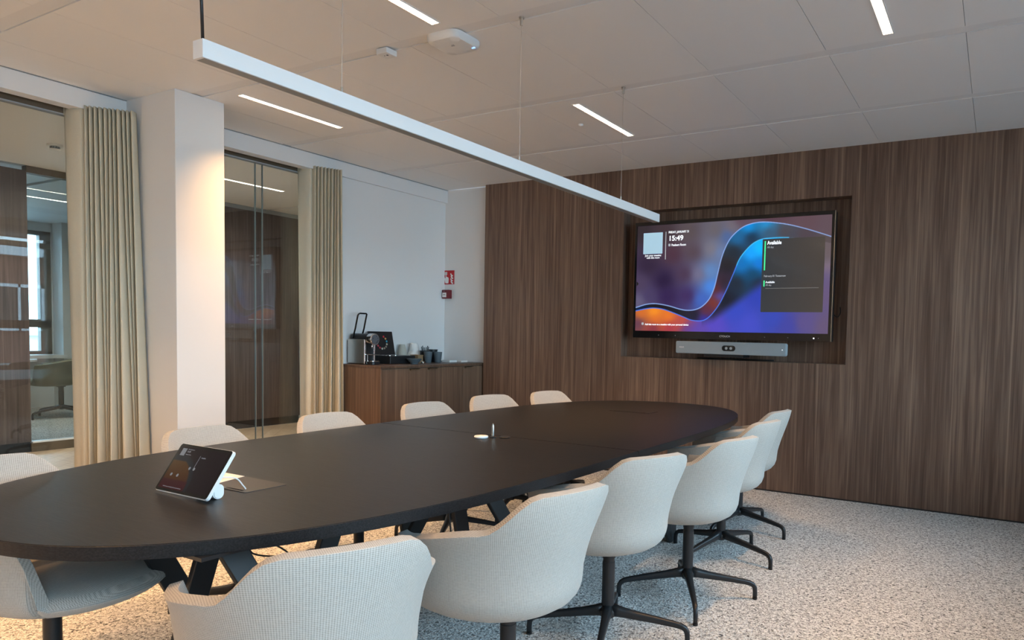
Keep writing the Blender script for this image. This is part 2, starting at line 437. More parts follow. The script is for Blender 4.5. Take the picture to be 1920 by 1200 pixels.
# corridor: walnut panels and glazed opening into the far room
struct('wall_corridor', boxes([(XO-.10, XO, YR, 3.265, .10, 2.70), (XO-.10, XO, 4.95, 6.285, .10, 2.70)]), 'walnut_reflection_tint')
struct('baseboard_corridor', boxes([(XO-.09, XO-.02, YR, 3.265, 0, .10), (XO-.09, XO-.02, 4.95, 6.285, 0, .10)]), 'black')
struct('trim_4', boxes([(XO-.12, XO-.01, YR, 3.05, 2.70, H), (XO-.12, XO-.01, 4.95, 6.285, 2.70, H)]), 'grey_trim')
f = struct('window_4', boxes([(XO-.09, XO+.0, 3.265, 4.95, 2.685, H), (XO-.09, XO+.0, 3.265, 4.95, 0, .085)]), 'bronze')
obj('pane', B(XO-.05, XO-.04, 3.27, 4.945, .085, 2.685), MAT['glass_cool'], f)
struct('trim_5', boxes([(XO-.09, XO-.01, 3.28, 4.94, .085, .10)]), 'white_metal')
struct('wall_corridor_end', boxes([(XO-.2, XO-.02, 6.285, 9.0, 0, H), (XO-.2, XG+.3, 8.9, 9.0, 0, H)]), 'plaster')
struct('wall_corridor_side', B(XG-.1, XG+.12, YC, 9.0, 0, H), 'plaster')
struct('wall_rear_corridor', B(XF-.3, XG-.1, YR-.1, YR, 0, H), 'plaster')
# far room outer wall with window
struct('wall_far', boxes([(XF-.2, XF, YR, 3.6, 0, H), (XF-.2, XF, 5.30, 9.0, 0, H), (XF-.2, XF, 3.6, 5.30, 0, .78), (XF-.2, XF, 3.6, 5.30, 2.62, H)]), 'plaster')
f = struct('window_5', boxes([(XF-.12, XF-.02, 5.16, 5.30, .80, 2.62), (XF-.12, XF-.02, 3.6, 3.68, .80, 2.62), (XF-.12, XF-.02, 3.6, 5.30, 1.19, 1.31), (XF-.12, XF-.02, 3.6, 5.3, .76, .84), (XF-.12, XF-.02, 3.6, 5.3, 2.56, 2.62)]), 'bronze')
obj('pane', B(XF-.08, XF-.07, 3.65, 5.2, .8, 2.6), MAT['glass_cool'], f)
struct('trim_6', B(XF-.02, XF+.35, 3.4, 5.34, .74, .79), 'white_metal')
struct('wall_far_side', B(XF-.2, XO-.1, 6.4, 6.5, 0, H), 'walnut')
struct('wall_far_pier', B(XF, XF+.30, 5.31, 5.45, 0, H), 'plaster')

# window wall on the right and the wall behind the camera
struct('wall_right', boxes([(XW, XW+.3, YR, YC+.1, 0, .56), (XW, XW+.3, 5.35, YC+.1, .56, H), (XW, XW+.3, YR, -2.0, .56, H), (XW, XW+.3, YR, YC+.1, 2.66, H+.02)]), 'plaster')
mull = [-2.0, .45, 2.9, 5.30]
bl = [(XW+.16, XW+.24, y-.04+(.04 if i == 0 else 0), y+.05, .56, 2.66) for i, y in enumerate(mull)]
bl += [(XW+.16, XW+.24, -2.0, 5.35, 1.17, 1.29), (XW+.16, XW+.24, -2.0, 5.35, .56, .66), (XW+.16, XW+.24, -2.0, 5.35, 2.58, 2.66)]
f = struct('window_1', boxes(bl), 'bronze')
for a, b in zip(mull, mull[1:]):
    obj('pane', B(XW+.195, XW+.205, a+.05, b-.04, .66, 2.58), MAT['glass_cool'], f)
struct('trim_7', B(XW-.30, XW+.16, -2.0, 5.36, .53, .66, bev=.004), 'white_metal')
struct('wall_rear', B(XG-.1, XW+.3, YR-.1, YR, 0, H), 'plaster')

# roller blinds, slightly lowered
def blind_mat():
    m, nt, n, l, b = mat('translucent_blind'); out = n['Material Output']
    d = n.new('ShaderNodeBsdfDiffuse'); d.inputs[0].default_value = (.8, .8, .8, 1); t = n.new('ShaderNodeBsdfTranslucent'); t.inputs[0].default_value = (.75, .78, .8, 1)
    mx = n.new('ShaderNodeMixShader'); mx.inputs[0].default_value = .6; l.new(d.outputs[0], mx.inputs[1]); l.new(t.outputs[0], mx.inputs[2]); l.new(mx.outputs[0], out.inputs[0]); return m
MAT['blind'] = blind_mat()
# (outside the frame, seen only as a reflection in the glass partition)
for i, (a, b) in enumerate(zip(mull, mull[1:])):
    t = thing('roller_blind', 'white roller blind a little way down, over the ' + ('rear', 'middle', 'far')[i] + ' pane of the right window wall', 'blind', (0, 0, 0), 0, 'roller blinds of the window wall')
    obj('blind_fabric', B(XW+.10, XW+.103, a+.02, b, 2.50, 2.655), MAT['blind'], t)
    obj('bottom_bar', B(XW+.095, XW+.108, a+.02, b, 2.485, 2.503), MAT['white_metal'], t)

# ================================================================ OUTSIDE
def facade(name, label, x, y0, y1, z0, z1, depth, wallmat, side):
    t = thing(name, label, 'building', (x, (y0+y1)/2, 0))
    cy = (y0+y1)/2
    xa, xb = (0, depth) if side > 0 else (-depth, 0)
    obj('wall', B(xa, xb, y0-cy, y1-cy, z0, z1), wallmat, t)
    obj('cornice', B(xa-(.35 if side > 0 else 0), xb+(.35 if side < 0 else 0), y0-cy, y1-cy, z1, z1+.35), MAT['white_metal'], t)
    fx = -side*.06
    z = z1-2.4
    while z > z0:
        L = []
        y = y0+.8
        while y < y1-1.6:
            w = obj('window', boxes([(min(0, fx*2), max(0, fx*2), y-cy, y-cy+.1, z, z+1.5), (min(0, fx*2), max(0, fx*2), y-cy+1.3, y-cy+1.4, z, z+1.5), (min(0, fx*2), max(0, fx*2), y-cy, y-cy+1.4, z+1.4, z+1.5), (min(0, fx*2), max(0, fx*2), y-cy, y-cy+1.4, z, z+.12), (min(0, fx*2), max(0, fx*2), y-cy+.67, y-cy+.73, z, z+1.5)]), MAT['white_metal'], t)
            obj('pane', B(min(0, fx), max(0, fx), y-cy+.1, y-cy+1.3, z+.1, z+1.4), MAT['black_gloss'], w)
            y += 2.1
        z -= 3.1
        if z < z1-9: break
    return t
MAT['brick'] = simple('red_brick', (.22, .09, .06), .85, bump=.3, bscale=30)
MAT['stone'] = simple('pale_stone', (.55, .52, .45), .85, bump=.2, bscale=10)
facade('brick_building', 'red brick town building with white-framed windows mirrored in the left glass partition', 17, 3, 17, -14, 3.4, 9, MAT['brick'], 1)
facade('stone_building', 'pale stone building seen through the window of the far room', -46, 10, 26, -16, .6, 10, MAT['stone'], -1)
MAT['street'] = simple('street_grey', (.20, .20, .20), .9)
struct('floor_street', B(-120, 120, -80, 120, -16.4, -16), 'street')

# ================================================================ CHAIRS
def sm(a, b, x):
    t = max(0, min(1, (x-a)/(b-a))); return t*t*(3-2*t)
def chair_height(ph):
    a = abs(ph)
    h = .804 - .010*min(a/.6, 1)**2
    h = h + (.688-.053*sm(.8, 1.8, a)-h)*sm(.357, .863, a)
    h = h + (.427-h)*sm(1.932, 2.124, a)
    return h
Z0 = .375
def rfun(h):
    if h > .52: return .957 + .455*(h-.52)
    t = max(0, min(1, (.52-h)/(.52-Z0)))
    return .957*(1-t**3.227)**(1/3.227)
def plan(ph, rf, z):
    e = .958
    sx = math.copysign(abs(math.sin(ph))**e, math.sin(ph)); cy = math.copysign(abs(math.cos(ph))**e, math.cos(ph))
    y = -(.351 if cy > 0 else .263)*cy*rf
    if cy > 0: y -= .035*sm(.5, .80, z)*cy   # back leans outwards
    return .285*(1+.179*sm(.60, .80, z))*sx*rf, y
def prof_pt(ph, t):
    """t 0..1 from bottom centre to the rim of angle ph -> (rfrac, z)"""
    top = chair_height(ph)
    # flat bottom, then the wall
    rt = rfun(top); K = 60; P = []
    for i in range(K+1):
        z = Z0+(top-Z0)*(i/K)**2.2
        P.append((rfun(z), z))
    ds = [0]
    for a, b in zip(P, P[1:]): ds.append(ds[-1]+math.hypot((b[0]-a[0])*.30, b[1]-a[1]))
    s = t*ds[-1]
    for i in range(K):
        if s <= ds[i+1]+1e-9:
            k = (s-ds[i])/(ds[i+1]-ds[i]+1e-12)
            return P[i][0]+(P[i+1][0]-P[i][0])*k, P[i][1]+(P[i+1][1]-P[i][1])*k
    return P[-1]
def chair_shell_mesh():
    bm = bmesh.new(); uvl = bm.loops.layers.uv.new('UVMap')
    NP, NT = 72, 22
    grid = []
    c = bm.verts.new((0, 0, Z0))
    for i in range(NP):
        ph = -PI + 2*PI*i/NP
        col = []
        for j in range(1, NT+1):
            rf, z = prof_pt(ph, j/NT); x, y = plan(ph, rf, z); col.append(bm.verts.new((x, y, z)))
        grid.append(col)
    for i in range(NP):
        k = (i+1) % NP
        bm.faces.new((c, grid[k][0], grid[i][0]))
        for j in range(NT-1): bm.faces.new((grid[i][j], grid[k][j], grid[k][j+1], grid[i][j+1]))
    bmesh.ops.recalc_face_normals(bm, faces=bm.faces)
    me = D.meshes.new('seat_shell'); bm.to_mesh(me); bm.free()
    o = D.objects.new('tmp', me); C.objects.link(o)
    s = o.modifiers.new('s', 'SOLIDIFY'); s.thickness = .030; s.offset = -1
    s.use_even_offset = True
    b = o.modifiers.new('b', 'BEVEL'); b.width = .011; b.segments = 3; b.limit_method = 'ANGLE'; b.angle_limit = math.radians(50)
    dg = bpy.context.evaluated_depsgraph_get()
    m2 = D.meshes.new_from_object(o.evaluated_get(dg)); m2.name = 'seat_shell'; D.objects.remove(o)
    # UVs in metres: arc around the shell and height
    uv = m2.uv_layers.get('UVMap') or m2.uv_layers.new(name='UVMap')
    for p in m2.polygons:
        cx = sum(m2.vertices[v].co.x for v in p.vertices)/len(p.vertices); cyy = sum(m2.vertices[v].co.y for v in p.vertices)/len(p.vertices)
        flat = abs(p.normal.z) > .8
        a0 = math.atan2(cx, -cyy)
        for li in p.loop_indices:
            v = m2.vertices[m2.loops[li].vertex_index].co
            if flat: uv.data[li].uv = (v.x, v.y)
            else:
                a = math.atan2(v.x, -v.y)
                if a-a0 > PI: a -= 2*PI
                if a-a0 < -PI: a += 2*PI
                uv.data[li].uv = (a*.30, v.z)
    return m2
def cushion_mesh():
    bm = bmesh.new(); uvl = bm.loops.layers.uv.new('UVMap'); N = 64
    prof = [(0, .474), (.5, .473), (.75, .468), (.90, .458), (.965, .444), (.985, .432), (.955, .428), (.95, .420), (.6, .415), (0, .415)]
    def pos(a, rf, z):
        e = .75
        x = math.copysign(abs(math.sin(a))**e, math.sin(a))*.232*rf; y = -math.copysign(abs(math.cos(a))**e, math.cos(a))*rf
        y = y*.285 if y < 0 else y*.218
        return (x, y+.004, z)
    rings = []
    for rf, z in prof:
        if rf == 0: rings.append([bm.verts.new((0, 0, z))])
        else: rings.append([bm.verts.new(pos(2*PI*i/N, rf, z)) for i in range(N)])
    for a, b in zip(rings, rings[1:]):
        for i in range(N):
            j = (i+1) % N
            if len(a) == 1: bm.faces.new((a[0], b[i], b[j]))
            elif len(b) == 1: bm.faces.new((a[i], a[j], b[0]))
            else: bm.faces.new((a[i], a[j], b[j], b[i]))
    bmesh.ops.recalc_face_normals(bm, faces=bm.faces)
    for f in bm.faces:
        for lp in f.loops: lp[uvl].uv = (lp.vert.co.x, lp.vert.co.y+lp.vert.co.z)
    me = D.meshes.new('seat_cushion'); bm.to_mesh(me); bm.free(); return me
SHELL = chair_shell_mesh(); CUSH = cushion_mesh()
def chair_leg_bm(a):
    pts = []; rad = []
    for r, z, q in ((.015, .128, .026), (.05, .122, .021), (.10, .113, .0175), (.20, .098, .0145), (.275, .085, .0125), (.302, .079, .012), (.318, .070, .0115), (.326, .056, .011), (.328, .035, .0105), (.328, .006, .0105)):
        pts.append((r*math.cos(a), r*math.sin(a), z)); rad.append(q)
    return tube(pts, rad, 12, flat=(.92, 1.0))
def make_chair(name, label, group, fab, base_rot=PI/4):
    t = thing(name, label, 'chair', group=group)
    obj('shell', SHELL.copy() if fab != 'fabric' else SHELL, MAT[fab], t, smooth=True)
    obj('seat_cushion', CUSH.copy() if fab != 'fabric' else CUSH, MAT[fab], t, smooth=True, auto=50)
    obj('column', merge(cyl(.0265, .0255, .10, .33, 28), cyl(.0235, .0235, .33, .345, 28), cyl(.0265, .0265, .345, .372, 28), cyl(.045, .045, .366, .380, 24)), MAT['black'], t, smooth=True, auto=40)
    obj('hub', lathe([(0, .094), (.022, .095), (.036, .108), (.036, .125), (.029, .140), (.027, .150), (0, .150)], 28), MAT['black'], t, smooth=True)
    for q in list(t.children):
        if q.name.startswith(('column', 'hub')): q.location = (0, -.105, 0)
    for k in range(4):
        lg = obj('leg', chair_leg_bm(0), MAT['black'], t, smooth=True)
        lg.location = (0, -.105, 0); lg.rotation_euler = (0, 0, base_rot + k*PI/2)
        obj('foot_glide', cyl(.011, .012, 0, .008, 16, .328, 0), MAT['black'], lg)
    return t
GR = 'beige armchairs around the conference table'
# x, y, facing angle (deg, 90 = towards the screen wall), base angle (deg, world), label
HUBY = -.088
CH = [
 (-1.501, 1.162, 155.5, 40, 'beige tub armchair nearest the camera, back turned, cut by the bottom edge'),
 (-1.426, 1.813, 167.9, 25, 'beige tub armchair second on the right, whole side and left armrest showing'),
 (-1.45, 2.555, 156.9, 22, 'beige tub armchair third on the right, broad back square to the camera'),
 (-1.358, 3.158, 165.8, 29, 'beige tub armchair fourth on the right, its whole four-star base in view'),
 (-1.449, 3.869, 170.4, -15, 'beige tub armchair second from the wood wall, right side of the table'),
 (-1.545, 4.471, 172.5, -12, 'beige tub armchair nearest the wood wall, right side of the table'),
 (-2.716, 4.535, -13.1, 10, 'beige tub armchair on the left side nearest the wood wall, smallest visible backrest'),
 (-2.82, 3.935, -16.4, 20, 'beige tub armchair on the left side in front of the wood panelling edge'),
 (-2.776, 3.274, -8.4, 30, 'beige tub armchair on the left side in front of the sideboard doors'),
 (-2.734, 2.537, -3.5, 15, 'beige tub armchair on the left side in front of the far curtain'),
 (-2.699, 1.888, 6, 25, 'beige tub armchair on the left side before the pillar, behind the tablet'),
 (-2.515, 1.124, 16.2, 30, 'beige tub armchair at the left picture edge, seat showing under the table top'),
]
proto = make_chair('armchair', CH[0][4], GR, 'fabric')
for i, (x, y, fa, ba, lab) in enumerate(CH):
    o = proto if i == 0 else copy_tree(proto)
    o['label'] = lab
    rz = math.radians(fa-90); o.location = (x, y, 0); o.rotation_euler = (0, 0, rz)
    legs = [c for c in o.children if c.name.startswith('leg')]
    for k, c in enumerate(legs): c.rotation_euler = (0, 0, math.radians(ba)-rz+k*PI/2)

# ================================================================ TABLE
TX, TY = -2.18, 2.92
tb = thing('conference_table', 'long boat-shaped black stained oak conference table on angled black steel legs', 'table', (TX, TY, 0))
def table_outline(hw, hl, n=64):
    P = []
    for i in range(n+1):
        a = -PI/2 + PI*i/n
        P.append(a)
    return P
def half_x(dy, hw=.80, hl=2.19):
    q = 1-abs(dy/hl)**4.0
    return hw*max(0, q)**(1/2.34)
def top_half(y0, y1, z0, z1):
    ys = []; N = 80
    for i in range(N+1):
        t = i/N
        y = y0+(y1-y0)*t
        ys.append(y)
    ends = []
    if y0 < -2.1: ys = [-2.19*math.cos(PI/2*i/N) for i in range(N+1)]; ys = [y for y in ys if y <= y1-1e-6]+[y1]
    else: ys = [y0]+[y for y in [2.19*math.sin(PI/2*i/N) for i in range(N+1)] if y > y0+1e-6]
    R = [(half_x(y), y) for y in ys]; Lf = [(-x, y) for x, y in R[::-1]]
    P = R+Lf; Q = []
    for p in P:
        if not Q or math.hypot(p[0]-Q[-1][0], p[1]-Q[-1][1]) > 1e-5: Q.append(p)
    if math.hypot(Q[0][0]-Q[-1][0], Q[0][1]-Q[-1][1]) < 1e-5: Q.pop()
    return prism(Q, z0, z1, bev=.0022)
obj('tabletop', top_half(-2.19, -.101, .704, .740), 'table', tb)
obj('tabletop', top_half(-.099, 2.19, .704, .740), 'table', tb)
obj('beam', boxes([(-.06, .06, -1.75, 1.75, .655, .703)]), 'black', tb)
def legbar(p0, p1, w=.07, th=.022):
    p0, p1 = Vector(p0), Vector(p1); d = (p1-p0); L = d.length; d.normalize()
    bm = B(-th/2, th/2, -w/2, w/2, 0, L, bev=.003, seg=1)
    xa = Vector((1, 0, 0)); ya = d.cross(xa).normalized(); xa = ya.cross(d).normalized()
    M4 = Matrix.Identity(4)
    for i in range(3): M4[i][0] = xa[i]; M4[i][1] = ya[i]; M4[i][2] = d[i]; M4[i][3] = p0[i]
    bm.transform(M4); return bm
TRE = [((-2.35, 1.18), (-2.42, 1.56)), ((-2.13, 1.36), (-2.34, 1.29)), ((-1.97, 1.22), (-1.70, 1.48)), ((-1.72, 1.46), (-2.10, 1.54)),
       ((-1.95, 2.36), (-1.70, 2.66)), ((-2.05, 2.35), (-1.98, 2.42)), ((-2.30, 2.70), (-2.45, 2.30)), ((-2.40, 2.38), (-2.60, 2.68)),
       ((-1.75, 3.45), (-1.70, 3.97)), ((-1.72, 4.02), (-1.70, 3.97)), ((-2.61, 3.45), (-2.66, 3.97)), ((-2.64, 4.02), (-2.66, 3.97))]
for (a_, b_) in TRE:
    obj('leg', legbar((a_[0]-TX, a_[1]-TY, .703), (b_[0]-TX, b_[1]-TY, .0), .078), 'black', tb)
for (xa, xb, ya, yb) in ((-2.32, -1.62, .98, 1.52), (-2.5, -1.85, 2.30, 2.76), (-2.70, -1.66, 3.40, 4.08)):
    obj('top_plate', B(xa-TX, xb-TX, ya-TY, yb-TY, .694, .7035), 'black', tb)
for yy in (1.43, 4.32):
    tfl = obj('cable_flap', merge(prism(rrect(-.15, .15, -.075, .075, .008), .7400, .7418)), 'taupe' if yy < 3 else 'table', tb); tfl.location = (0.02, yy-TY, 0)
    sl = obj('flap_slot', B(-.12, .12, -.066, -.058, .7418, .7421), 'black_gloss', tfl)
# cables hanging under the table
def cable(name, pts, r, m, label=None, cat='cable', parent=None):
    P = [Vector(p) for p in pts]; Q = []
    for i in range(len(P)-1):
        p0 = P[max(i-1, 0)]; p1 = P[i]; p2 = P[i+1]; p3 = P[min(i+2, len(P)-1)]
        for k in range(8):
            t = k/8; Q.append(.5*((2*p1)+(-p0+p2)*t+(2*p0-5*p1+4*p2-p3)*t*t+(-p0+3*p1-3*p2+p3)*t**3))
    Q.append(P[-1])
    o = obj(name, tube(Q, r, 8), m, parent, smooth=True)
    if label: tag(o, label, cat)
    return o
for k, (yy, pw) in enumerate(((-1.30, .05), (-.42, .04), (.35, .05))):
    bxo = obj('power_box', B(-.13, .13, yy-.05, yy+.05, .60, .655, bev=.004), 'black', tb)
    for j in range(5):
        a = random.uniform(-.12, .12); cable('cable', [(a, yy, .61), (a+.05, yy+random.uniform(-.2, .2), .50+.04*j), (a-.04, yy+random.uniform(-.25, .25), .42+.03*j), (a+.10, yy+.1*j-.2, .60)], .0032, MAT['black'], parent=tb)
cable('cable', [(.22, -.75, .70), (.24, -.72, .55), (.25, -.70, .35), (.2, -.6, .02)], .004, MAT['black'], parent=tb)
obj('status_light', B(.20, .212, -1.42, -1.408, .615, .623), MAT['led_blue'], tb)

# ---- things on the table
tp = thing('tablet', 'white-edged touch tablet tilted on its stand at the near end of the table', 'tablet', (-2.101, 1.206, .7402))
th = math.atan2(.132, .087)
def tabM(bm):        # built flat: x right, y up the screen, z out of the screen -> tilt
    bm.transform(Matrix.Rotation(th, 4, 'X')); return bm
W2, HH = .132, .158
obj('body', tabM(prism(rrect(-W2, W2, 0, HH, .010), -.011, 0, bev=.002)), 'white_plastic', tp, loc=(0, 0, .011))
obj('screen_glass', tabM(prism(rrect(-W2+.002, W2-.002, .002, HH-.002, .009), 0, .0008)), 'black_gloss', tp, loc=(0, 0, .0112))
def tabcol(u, v):
    # arc: warm disc lower left
    d = math.hypot(u-.12, (v-.08)*.62)
    base = (.016, .009, .018)
    if v < .66 and d < .40 and u < .56:
        k = v/.5
        c = (.10+.04*k, .022+.035*k, .012+.004*k) if d < .385 else (.03, .035, .05)
        return tuple(x*.9 for x in c) if v > .22 else (.075, .010, .020)
    if d < .46 and v < .80: return (.020, .026, .042)
    return base
def color_grid(name, w, h, nu, nv, fn, parent, M4, strength=1.0):
    me = D.meshes.new(name); vs = []; fs = []
    for j in range(nv+1):
        for i in range(nu+1): vs.append((w*i/nu, h*j/nv, 0))
    for j in range(nv):
        for i in range(nu):
            a = j*(nu+1)+i; fs.append((a, a+1, a+nu+2, a+nu+1))
    me.from_pydata(vs, [], fs)
    ca = me.color_attributes.new('picture', 'FLOAT_COLOR', 'POINT')
    for k, v in enumerate(vs):
        c = fn(v[0]/w, v[1]/h); ca.data[k].color = (*c, 1)
    me.transform(M4)
    m, nt, n, l, b = mat(name+'_display')
    at = n.new('ShaderNodeAttribute'); at.attribute_name = 'picture'
    b.inputs['Base Color'].default_value = (.004, .004, .004, 1); b.inputs['Roughness'].default_value = .12
    l.new(at.outputs['Color'], b.inputs['Emission Color']); b.inputs['Emission Strength'].default_value = strength
    b.inputs['Specular IOR Level'].default_value = .3
    me.materials.append(m)
    o = D.objects.new(name, me); C.objects.link(o); o.parent = parent; return o
tm = Matrix.Rotation(th, 4, 'X') @ Matrix.Translation((-W2+.010, .010, .0012))
sg = color_grid('display', 2*W2-.02, HH-.02, 110, 66, tabcol, tp, tm, .42)
sg.location = (0, 0, .0112)
MAT['ui_dim'] = emis('dim_interface', (.16, .19, .24), .5)
MAT['ui_tile_dim'] = emis('dim_interface_tile', (.10, .13, .17), .4)
def tabpart(name, bm, m):
    o = obj(name, tabM(bm), m, tp); o.location = (0, 0, .0112); return o
tabpart('code_tile', prism([(-.108, .118), (-.086, .118), (-.086, .142), (-.108, .142)], .0014, .0016), MAT['ui_tile_dim'])
rm = Matrix.Rotation(th, 4, 'X')
def tabtext(s, size, x, y):
    p = rm @ Vector((x, y, .0016)); o = text('screen_text', s, size, (p.x, p.y, p.z+.0112), MAT['ui_dim'], tp, rotm=rm, extrude=.0001)
tabtext('15:49', .008, -.080, .130); tabtext('Poelaert Room', .0045, -.080, .122); tabtext('FRIDAY, JANUARY 31', .0035, -.080, .139)
tabtext('Available', .006, .005, .118); tabtext('Add this room to a meeting with your personal device', .0042, -.100, .015)
tabpart('divider', prism([(-.004, .085), (-.003, .085), (-.003, .125), (-.004, .125)], .0014, .0016), MAT['ui_dim'])
for bx, by in ((-.092, .055), (-.06, .055), (-.022, .082), (.0, .082)):
    tabpart('screen_icon', prism([(bx+.005*math.cos(2*PI*k/16), by+.005*math.sin(2*PI*k/16)) for k in range(16)], .0014, .0015), MAT['ui_tile_dim'])
st = obj('stand', rot(prism(rrect(-.022, .022, -.017, .017, .016), 0, .09, bev=.003), Matrix.Rotation(PI/2, 3, 'Y'), (.012, .058, .0225)), 'white_plastic', tp, smooth=True, auto=40)
st2 = obj('stand_neck', tabM(prism(rrect(-.04, .04, .03, .085, .01), -.035, -.010)), 'white_plastic', tp, loc=(0, 0, .011))
cable('tablet_cable', [(-2.085, 1.282, .768), (-2.06, 1.30, .79), (-2.045, 1.345, .785), (-2.05, 1.375, .755), (-2.052, 1.385, .7425)], .0022, MAT['white_plastic'], 'thin white cable looping from the tablet stand into the table flap', 'cable')
pc = obj('paper_card', prism([(-2.335, 1.415), (-2.20, 1.385), (-2.235, 1.505), (-2.36, 1.505)], .7420, .7424), 'paper'); tag(pc, 'white paper card lying on the table behind the tablet', 'card')
mk = thing('microphone_puck', 'small round white microphone disc on the middle of the table', 'puck', (-2.178, 2.705, .7402))
obj('disc', lathe([(0, 0), (.030, 0), (.034, .004), (.034, .009), (.031, .012), (0, .0125)], 40), 'white_plastic', mk, smooth=True, auto=50)
obj('dark_foot', cyl(.027, .027, -.0002, .002, 32), 'black', mk)
pn = thing('upright_pen', 'silver pen standing upright beside the round white disc', 'pen', (-2.135, 2.742, .7402))
obj('barrel', lathe([(0, .003), (.0052, .004), (.0060, .012), (.0060, .052), (.0040, .064), (.0012, .071), (0, .072)], 20), 'steel', pn, smooth=True)
obj('base', prism(rrect(-.014, .014, -.012, .012, .008), 0, .0045), 'black', pn)
ds = obj('black_disc', lathe([(0, 0), (.026, 0), (.028, .004), (.024, .007), (0, .0072)], 32, -2.092, 2.78), 'black', smooth=True, auto=50); ds.location = (0, 0, .7402)
tag(ds, 'flat black disc lying beside the upright silver pen', 'disc')

# ================================================================ SCREEN
tv = thing('wall_screen', 'large black framed touch screen showing a colourful wave wallpaper, set in the wood wall niche', 'screen', (-2.0, 5.70, 0))
sx0, sx1, sz0, sz1 = -.870, .856, 1.243, 2.262
ix0, ix1, iz0, iz1 = -.852, .834, 1.305, 2.232
obj('casing', boxes([(sx0, sx1, .006, .085, sz0, sz1)], bev=.004), 'black', tv)
obj('bezel', boxes([(sx0, ix0, -.012, .006, sz0, sz1), (ix1, sx1, -.012, .006, sz0, sz1), (ix0, ix1, -.012, .006, sz0, iz0), (ix0, ix1, -.012, .006, iz1, sz1)]), 'black_gloss', tv)
obj('edge_trim', B(sx1, sx1+.004, -.012, .02, sz0, sz1), 'steel', tv)
obj('wall_mount', B(-.3, .3, .085, .157, 1.5, 2.0), 'black', tv)
# wallpaper described in a 1240x700 plan space, from control curves
def homography(src, dst):
    import numpy as np
    A = []; b = []
    for (x, y), (u, v) in zip(src, dst):
        A.append([x, y, 1, 0, 0, 0, -u*x, -u*y]); b.append(u); A.append([0, 0, 0, x, y, 1, -v*x, -v*y]); b.append(v)
    h = np.linalg.solve(np.array(A, float), np.array(b, float)); return h
hq = homography([(0, 0), (1, 0), (1, 1), (0, 1)], [(122, 920), (1360, 950), (1362, 183), (125, 255)])
hinv = homography([(122, 920), (1360, 950), (1362, 183), (125, 255)], [(0, 0), (1, 0), (1, 1), (0, 1)])
def hp(h, x, y):
    w = h[6]*x+h[7]*y+1; return (h[0]*x+h[1]*y+h[2])/w, (h[3]*x+h[4]*y+h[5])/w
RT = [(100, 778), (130, 770), (190, 752), (250, 748), (330, 762), (400, 783), (450, 792), (500, 788), (545, 768), (590, 720), (620, 650), (640, 560), (665, 450), (700, 360), (740, 305), (800, 258), (870, 235), (940, 230), (1020, 237), (1100, 250), (1200, 275), (1300, 305), (1400, 337)]
RB = [(100, 798), (130, 792), (190, 780), (240, 776), (300, 785), (370, 810), (430, 835), (480, 855), (540, 860), (580, 845), (620, 805), (660, 745), (700, 660), (740, 560), (770, 480), (800, 430), (850, 375), (900, 345), (960, 333), (1080, 329), (1250, 345), (1400, 375)]
def dens(P, k=10):
    Q = []
    for i in range(len(P)-1):
        p0 = P[max(i-1, 0)]; p1 = P[i]; p2 = P[i+1]; p3 = P[min(i+2, len(P)-1)]
        for j in range(k):
            t = j/k; Q.append(tuple(.5*((2*p1[m])+(-p0[m]+p2[m])*t+(2*p0[m]-5*p1[m]+4*p2[m]-p3[m])*t*t+(-p0[m]+3*p1[m]-3*p2[m]+p3[m])*t**3) for m in (0, 1)))
    Q.append(P[-1]); return Q
RT, RB = dens(RT, 24), dens(RB, 24)
def ipc(P, x):
    for a, b in zip(P, P[1:]):
        if a[0] <= x <= b[0]: return a[1]+(b[1]-a[1])*(x-a[0])/(b[0]-a[0]+1e-9)
    return P[-1][1]
def dist(P, x, y): return min(math.hypot(x-a, y-b) for a, b in P if abs(x-a) < 30) if any(abs(x-a) < 30 for a, b in P) else 99
def s2l(c): return tuple((v/255/12.92 if v/255 <= .04045 else ((v/255+.055)/1.055)**2.4) for v in c)
UP = [((140, 270), (60, 52, 58)), ((300, 300), (74, 62, 68)), ((450, 290), (96, 86, 90)), ((620, 280), (110, 104, 110)), ((720, 260), (120, 112, 120)), ((780, 215), (104, 84, 96)), ((1000, 210), (94, 72, 84)), ((1200, 210), (104, 84, 92)), ((1340, 230), (104, 88, 96)),
      ((600, 400), (126, 122, 132)), ((480, 420), (92, 78, 88)), ((350, 430), (86, 62, 76)), ((200, 500), (66, 54, 74)), ((140, 620), (88, 76, 100)), ((300, 600), (58, 46, 74)), ((430, 560), (84, 66, 88)), ((520, 560), (120, 116, 140)), ((590, 540), (104, 140, 190)), ((600, 640), (84, 140, 220)), ((540, 720), (76, 110, 190)), ((450, 700), (74, 54, 100)), ((330, 700), (66, 50, 90)), ((200, 700), (84, 74, 108)), ((140, 730), (110, 104, 130)), ((700, 320), (84, 110, 160)), ((650, 420), (110, 130, 170))]
RI = [((140, 782), (40, 52, 78)), ((250, 762), (48, 44, 50)), ((400, 805), (44, 44, 52)), ((500, 820), (42, 42, 56)), ((570, 800), (110, 60, 70)), ((560, 845), (60, 60, 170)), ((620, 740), (130, 64, 52)), ((640, 660), (104, 56, 50)), ((690, 620), (60, 48, 56)), ((700, 500), (50, 48, 54)), ((740, 420), (44, 54, 66)), ((760, 330), (36, 110, 160)), ((830, 260), (20, 150, 225)), ((940, 245), (50, 150, 210)), ((850, 330), (40, 62, 84)), ((960, 290), (70, 96, 120)), ((1060, 290), (84, 80, 88)), ((1200, 310), (88, 78, 86)), ((1340, 350), (96, 86, 88)), ((660, 700), (90, 90, 180)), ((700, 640), (60, 60, 90))]
